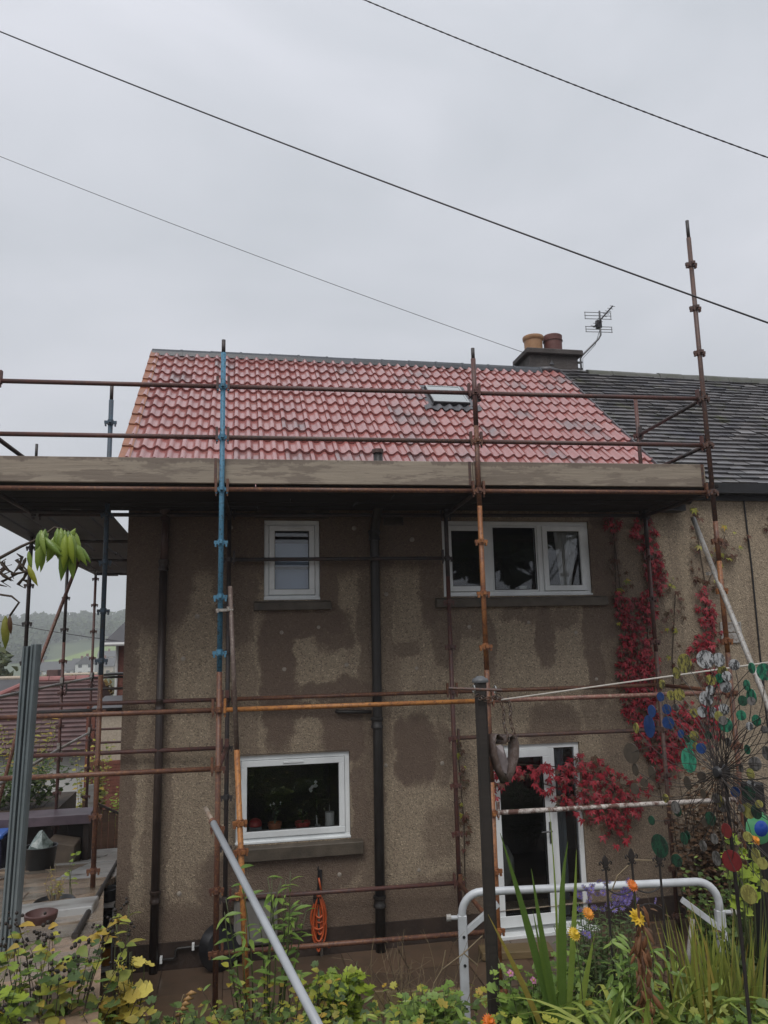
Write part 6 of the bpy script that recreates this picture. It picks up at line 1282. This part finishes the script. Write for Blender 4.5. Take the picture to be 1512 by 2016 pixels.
# arching strap leaves, sword leaves
blades('strap_leaf_clump', 'arching pale green strap leaves in front of the iron border fence', (2.04, -3.42, 1.24), 64, (0.28, 0.14), 0.32, 0.66, 0.030, m_blade2, 51, 0.9, (0.8, 0.5))
blades('strap_leaf_clump', 'shaded green strap leaves at the bottom below the iris', (1.84, -3.2, 1.0), 26, (0.22, 0.1), 0.28, 0.50, 0.026, m_blade, 52, 0.6, (0.5, 0.4))
plant('willow_leaf_plant', 'green plant with hanging pointed leaves beside the brown stem', (2.08, -3.3, 1.2), 10, (0.2, 0.1), 0.52, 'lance', m_green, 0.11, 8, 53, m_stemg, 80, droop=0.7)
blades('montbretia_clump', 'dense upright sword-leaf clump below the white frame', (2.50, -3.34, 1.02), 130, (0.17, 0.12), 0.55, 0.90, 0.020, m_blade3, 54, 0.12, (0.22, 0.2), lean=(0.06, 0))
plant('parsley_leaf_plant', 'low divided green leaves at the bottom right corner', (2.42, -3.6, 1.18), 24, (0.26, 0.1), 0.25, 'lobed', m_green, 0.07, 3, 55, m_stemg, 60, bare=0.5)
t = thing('dead_flower_stalk', (2.01, -3.48, 1.3), 'rust-brown collapsed dead stalk among the strap leaves', 'dead plant'); r = random.Random(3); m_deadb = plain('rust_brown_dead', (0.20, 0.085, 0.035), 0.7, 0.5, 30, c2=(0.09, 0.04, 0.02))
MB().path([(2.03, -3.48, 1.25), (2.015, -3.50, 1.6), (2.01, -3.51, 1.92)], 0.006, 6).build('stalk', m_deadb, t)
m_deadl = foliage('dead_leaf', [(0.13, 0.055, 0.025), (0.24, 0.10, 0.04), (0.32, 0.16, 0.07), (0.09, 0.04, 0.02)], 0.7, 0.15); L = []
for k in range(75):
    z = 1.92 - 0.62 * r.random() ** 0.9; w = 0.008 + 0.012 * sin((1.95 - z) * 4.2)
    L.append(leaf_matrix((2.013 + r.gauss(0, w), -3.51 + r.gauss(0, w), z), (r.gauss(0, 0.3), r.gauss(-0.05, 0.3), -1), r.uniform(0.05, 0.11), (r.gauss(0, 0.8), -1, r.gauss(0, 0.5)), r))
put_leaves(t, 'long', m_deadl, L, 75, 'withered_leaf')
# yellow spidery flower
flower('spidery yellow flower on top of the brown stalk', (2.005, -3.50, 1.86), 0.045, 11, m_ye, m_yel, (2.03, -3.42, 1.45), layers=2)
# asters
m_aster_l = foliage('aster_leaf', [(0.046, 0.082, 0.033), (0.073, 0.127, 0.046), (0.109, 0.155, 0.055)], 0.6, 0.1)
at, P = plant('aster_clump', 'rounded dark green aster clump with purple daisies in front of the door', (2.30, -2.40, 1.0), 60, (0.28, 0.18), 0.58, 'lance', m_aster_l, 0.06, 16, 56, m_stemg, 40, hvar=0.35, cat='plant', bare=0.15)
m_pur = plain('purple_petal', (0.33, 0.25, 0.66), 0.5, 0.3, 40); ra = random.Random(8)
pf = MB(); n = 10
for k in range(n): q = 2 * pi * k / n; pf.add([(0, 0, 0.003), (0.6 * cos(q - 0.22), 0.6 * sin(q - 0.22), 0.1), (cos(q), sin(q), 0.0), (0.6 * cos(q + 0.22), 0.6 * sin(q + 0.22), 0.1)], [(0, 1, 2, 3)])
pf.add([(0, 0, 0.16)] + [(0.22 * cos(q), 0.22 * sin(q), 0.1) for q in [2 * pi * i / 6 for i in range(6)]], [(0, 1 + i, 1 + (i + 1) % 6) for i in range(6)], 1); pf_me = pf.mesh('daisy', [m_pur, m_yel])
for k in range(70):
    grp = ra.random()
    c = Vector((2.44, -2.52, 1.63)) + Vector((ra.gauss(0, 0.05), ra.gauss(0, 0.04), ra.gauss(0, 0.035))) if grp < 0.55 else Vector((2.12 + ra.uniform(0, 0.25), -2.55 + ra.uniform(-0.05, 0.08), 1.62 + ra.uniform(-0.05, 0.10))) if grp < 0.93 else Vector((2.16, -2.62, 1.5)) + Vector((ra.gauss(0, 0.05), 0, ra.gauss(0, 0.04)))
    place(pf_me, 'daisy', at, leaf_matrix(c, (ra.gauss(0, 0.4), -0.5, 0.7), 0.024, (ra.gauss(0, 0.4), -1, 0.5)))
# bent dry grass stem arching over the fence
tag(MB().path([(2.05, -3.1, 1.80), (2.12, -3.1, 1.93), (2.22, -3.1, 2.0), (2.33, -3.12, 1.995)], 0.0035, 5).build('dry_grass_stem', m_straw, at=(2.05, -3.1, 1.8)), 'pale dry grass stem arching over the iron border fence', 'grass stem')
# right side: autumn shrub before the neighbour wall, big leaves by the black post
plant('autumn_shrub', 'brown twiggy autumn shrub before the adjoining house', (5.12, 0.75, -0.02), 120, (0.48, 0.4), 1.95, 'ovate', m_brownleaf, 0.085, 20, 57, m_stemb, 150, cat='shrub', srad=0.007, hvar=0.55)
plant('autumn_shrub', 'dark olive shrub behind the right leg of the white frame', (4.25, -0.9, 0.15), 50, (0.45, 0.3), 1.1, 'ovate', m_dgreen, 0.08, 12, 58, m_stemb, 120, cat='shrub', hvar=0.5)
plant('fern_stems', 'thin brown stems behind the white frame', (3.5, -0.95, 0.1), 30, (0.36, 0.2), 0.95, 'lance', m_brownleaf, 0.09, 7, 59, m_stemb, 60, hvar=0.5)
plant('nasturtium', 'large lime green leaves beside the black post', (2.72, -3.3, 1.55), 7, (0.11, 0.06), 0.62, 'lobed', m_lime, 0.095, 2, 60, m_stemg, 20, bare=0.5)
plant('ivy_plant', 'dull green leaves between the white frame and the black post', (2.80, -3.0, 1.20), 12, (0.08, 0.08), 0.42, 'ovate', m_dgreen, 0.075, 5, 61, m_stemg, 60)
og = thing('flower_ornament', (2.19, -4.2, 2.0), 'round blue and green glass flower ornament at the right edge', 'ornament')
for nm, R_, mm, dy in (('outer_petals', 0.062, plain('glass_green', (0.10, 0.34, 0.16), 0.15), 0.0), ('inner_disc', 0.034, plain('glass_blue', (0.02, 0.07, 0.36), 0.12), -0.008)):
    q = MB(); q.lathe((2.185, -4.22 + dy, 2.405), [(0, -0.012), (R_ * 0.6, -0.010), (R_, 0.0), (R_ * 0.6, 0.006), (0, 0.007)], 16, 'y'); smooth_angle(q.build(nm, mm, og), 60)
MB().path([(2.19, -4.21, 2.38), (2.2, -4.2, 1.6)], 0.005, 6).build('stake', m_iron, og)
# plants round the terrace and store
plant('pot_seedling', 'straw-coloured spindly plant growing from the sunken pot', (-1.36, 0.34, 1.04), 16, (0.12, 0.12), 0.30, 'lance', m_ygreen, 0.05, 4, 62, m_straw, 40, hvar=0.5)
plant('tall_seedling', 'small pale green seedling rising behind the sunken pot', (-1.25, 0.5, 1.0), 2, (0.05, 0.05), 0.50, 'ovate', m_lime, 0.085, 4, 63, m_stemg, 12, hvar=0.2)
plant('climbing_rose', 'sparse slender-leaved climber in front of the brown bungalow roof', (-3.35, 7.6, 0.5), 24, (0.62, 0.3), 1.75, 'lance', m_ygreen, 0.17, 16, 64, m_stemb, 120, cat='shrub', hvar=0.45)
plant('dark_hedge_shrub', 'dark green shrub above the low store', (-3.6, 6.7, 0.55), 80, (1.45, 0.4), 1.0, 'ovate', m_dgreen, 0.11, 16, 65, m_stemb, 120, cat='shrub', hvar=0.35)
plant('pale_shrub', 'yellow-green shrub between the dark shrub and the cream wall', (-2.75, 10.6, -0.8), 30, (0.45, 0.4), 2.2, 'ovate', m_ygreen, 0.14, 14, 66, m_stemb, 100, cat='shrub', hvar=0.4)
plant('path_shrub', 'bright yellow-green bush behind the board fence', (-2.25, 12.0, -1.2), 26, (0.35, 0.3), 1.35, 'ovate', m_lime, 0.12, 12, 67, m_stemb, 80, cat='shrub', hvar=0.3)
plant('left_hedge', 'leafy green hedge at the left edge behind the ribbed post', (-5.2, 8.8, -0.4), 50, (0.9, 0.5), 2.1, 'ovate', m_midgreen, 0.15, 14, 68, m_stemb, 90, cat='hedge', hvar=0.35)

# low leaf carpet over the planting bank
def carpet(label, name, mat, kind, n, seed, x0, x1, size, up0, up1):
    r = random.Random(seed); m = MB(); T = LT[kind]
    for _ in range(n):
        y = r.uniform(-3.9, -1.3); x = r.uniform(x0, x1); z = max(bank(y), 0) + r.uniform(up0, up1) * (0.6 + 0.4 * sin(x * 5 + y * 3))
        if y < -2.45 and abs(x - 1.58 + (y + 2.5) * 0.32) < 0.10: continue
        if x < -0.45: z = max(z, gz(x, y) + r.uniform(0, 0.1))
        a = r.uniform(0, 6.28); M_ = leaf_matrix((x, y, z), (cos(a), sin(a), r.gauss(0.1, 0.35)), size * r.uniform(0.5, 1.2), Vector((0, -0.4, 1)) + uvec(r) * 0.5, r)
        m.add([M_ @ Vector(v) for v in T.v], T.f)
    tag(m.build(name, mat, smooth=True), label, 'ground cover', kind='stuff')
carpet('dark green ground cover leaves over the planting bank', 'ground_cover', m_dgreen, 'ovate', 4200, 71, -0.9, 3.2, 0.075, 0.0, 0.42)
carpet('yellow-green weeds scattered through the planting bank', 'weeds', m_ygreen, 'lobed', 1300, 72, -0.9, 2.4, 0.06, 0.15, 0.50)
carpet('fine green blades through the planting bank', 'grass', m_blade2, 'lance', 2400, 73, -0.6, 3.2, 0.10, 0.05, 0.46)
# ================================================================== OVERHEAD CABLES
def cable(name, label, a, b, r, sag, drops=0):
    a, b = Vector(a), Vector(b); d = b - a; P = []
    for i in range(241):
        t = -0.25 + 1.5 * i / 240; P.append(a + d * t + Vector((0, 0, -sag * 4 * t * (1 - t))))
    o = tag(MB().path(P, [r * (1.45 if drops and k % 3 == 0 else 1.0) for k in range(241)], 6).build(name, m_blackm, None, True, at=tuple(a)), label, 'cable')
    return o
cable('overhead_cable', 'thick dark overhead cable crossing the whole sky above the roof', (-2.63, 1.48, 10.32), (4.53, -1.71, 5.76), 0.0078, 0.05)
cable('overhead_cable', 'beaded dark overhead cable at the upper right of the sky', (1.24, -1.10, 8.94), (4.53, -1.94, 7.14), 0.0052, 0.03, 1)
c3 = MB().path([(-3.53 + (5.10 + 3.53) * t, 4.68 + (5.0 - 4.68) * t, 10.79 + (8.13 - 10.79) * t - 0.06 * 4 * t * (1 - t)) for t in [(-6 + i) / 20 for i in range(27)]], 0.0045, 6)
tag(c3.build('overhead_cable', m_blackm, None, True, at=(5.1, 5.0, 8.13)), 'thin overhead cable that ends at the chimney cap', 'cable')
c4 = MB().path([(-6.2 + 5.2 * t, 18 - 0.6 * t, 3.95 - 0.75 * t - 0.1 * 4 * t * (1 - t)) for t in [(-4 + i) / 16 for i in range(21)]], 0.011, 5)
tag(c4.build('overhead_cable', m_blackm, None, True, at=(-1, 17.4, 3.2)), 'thin cable in front of the wooded hill at the left', 'cable')
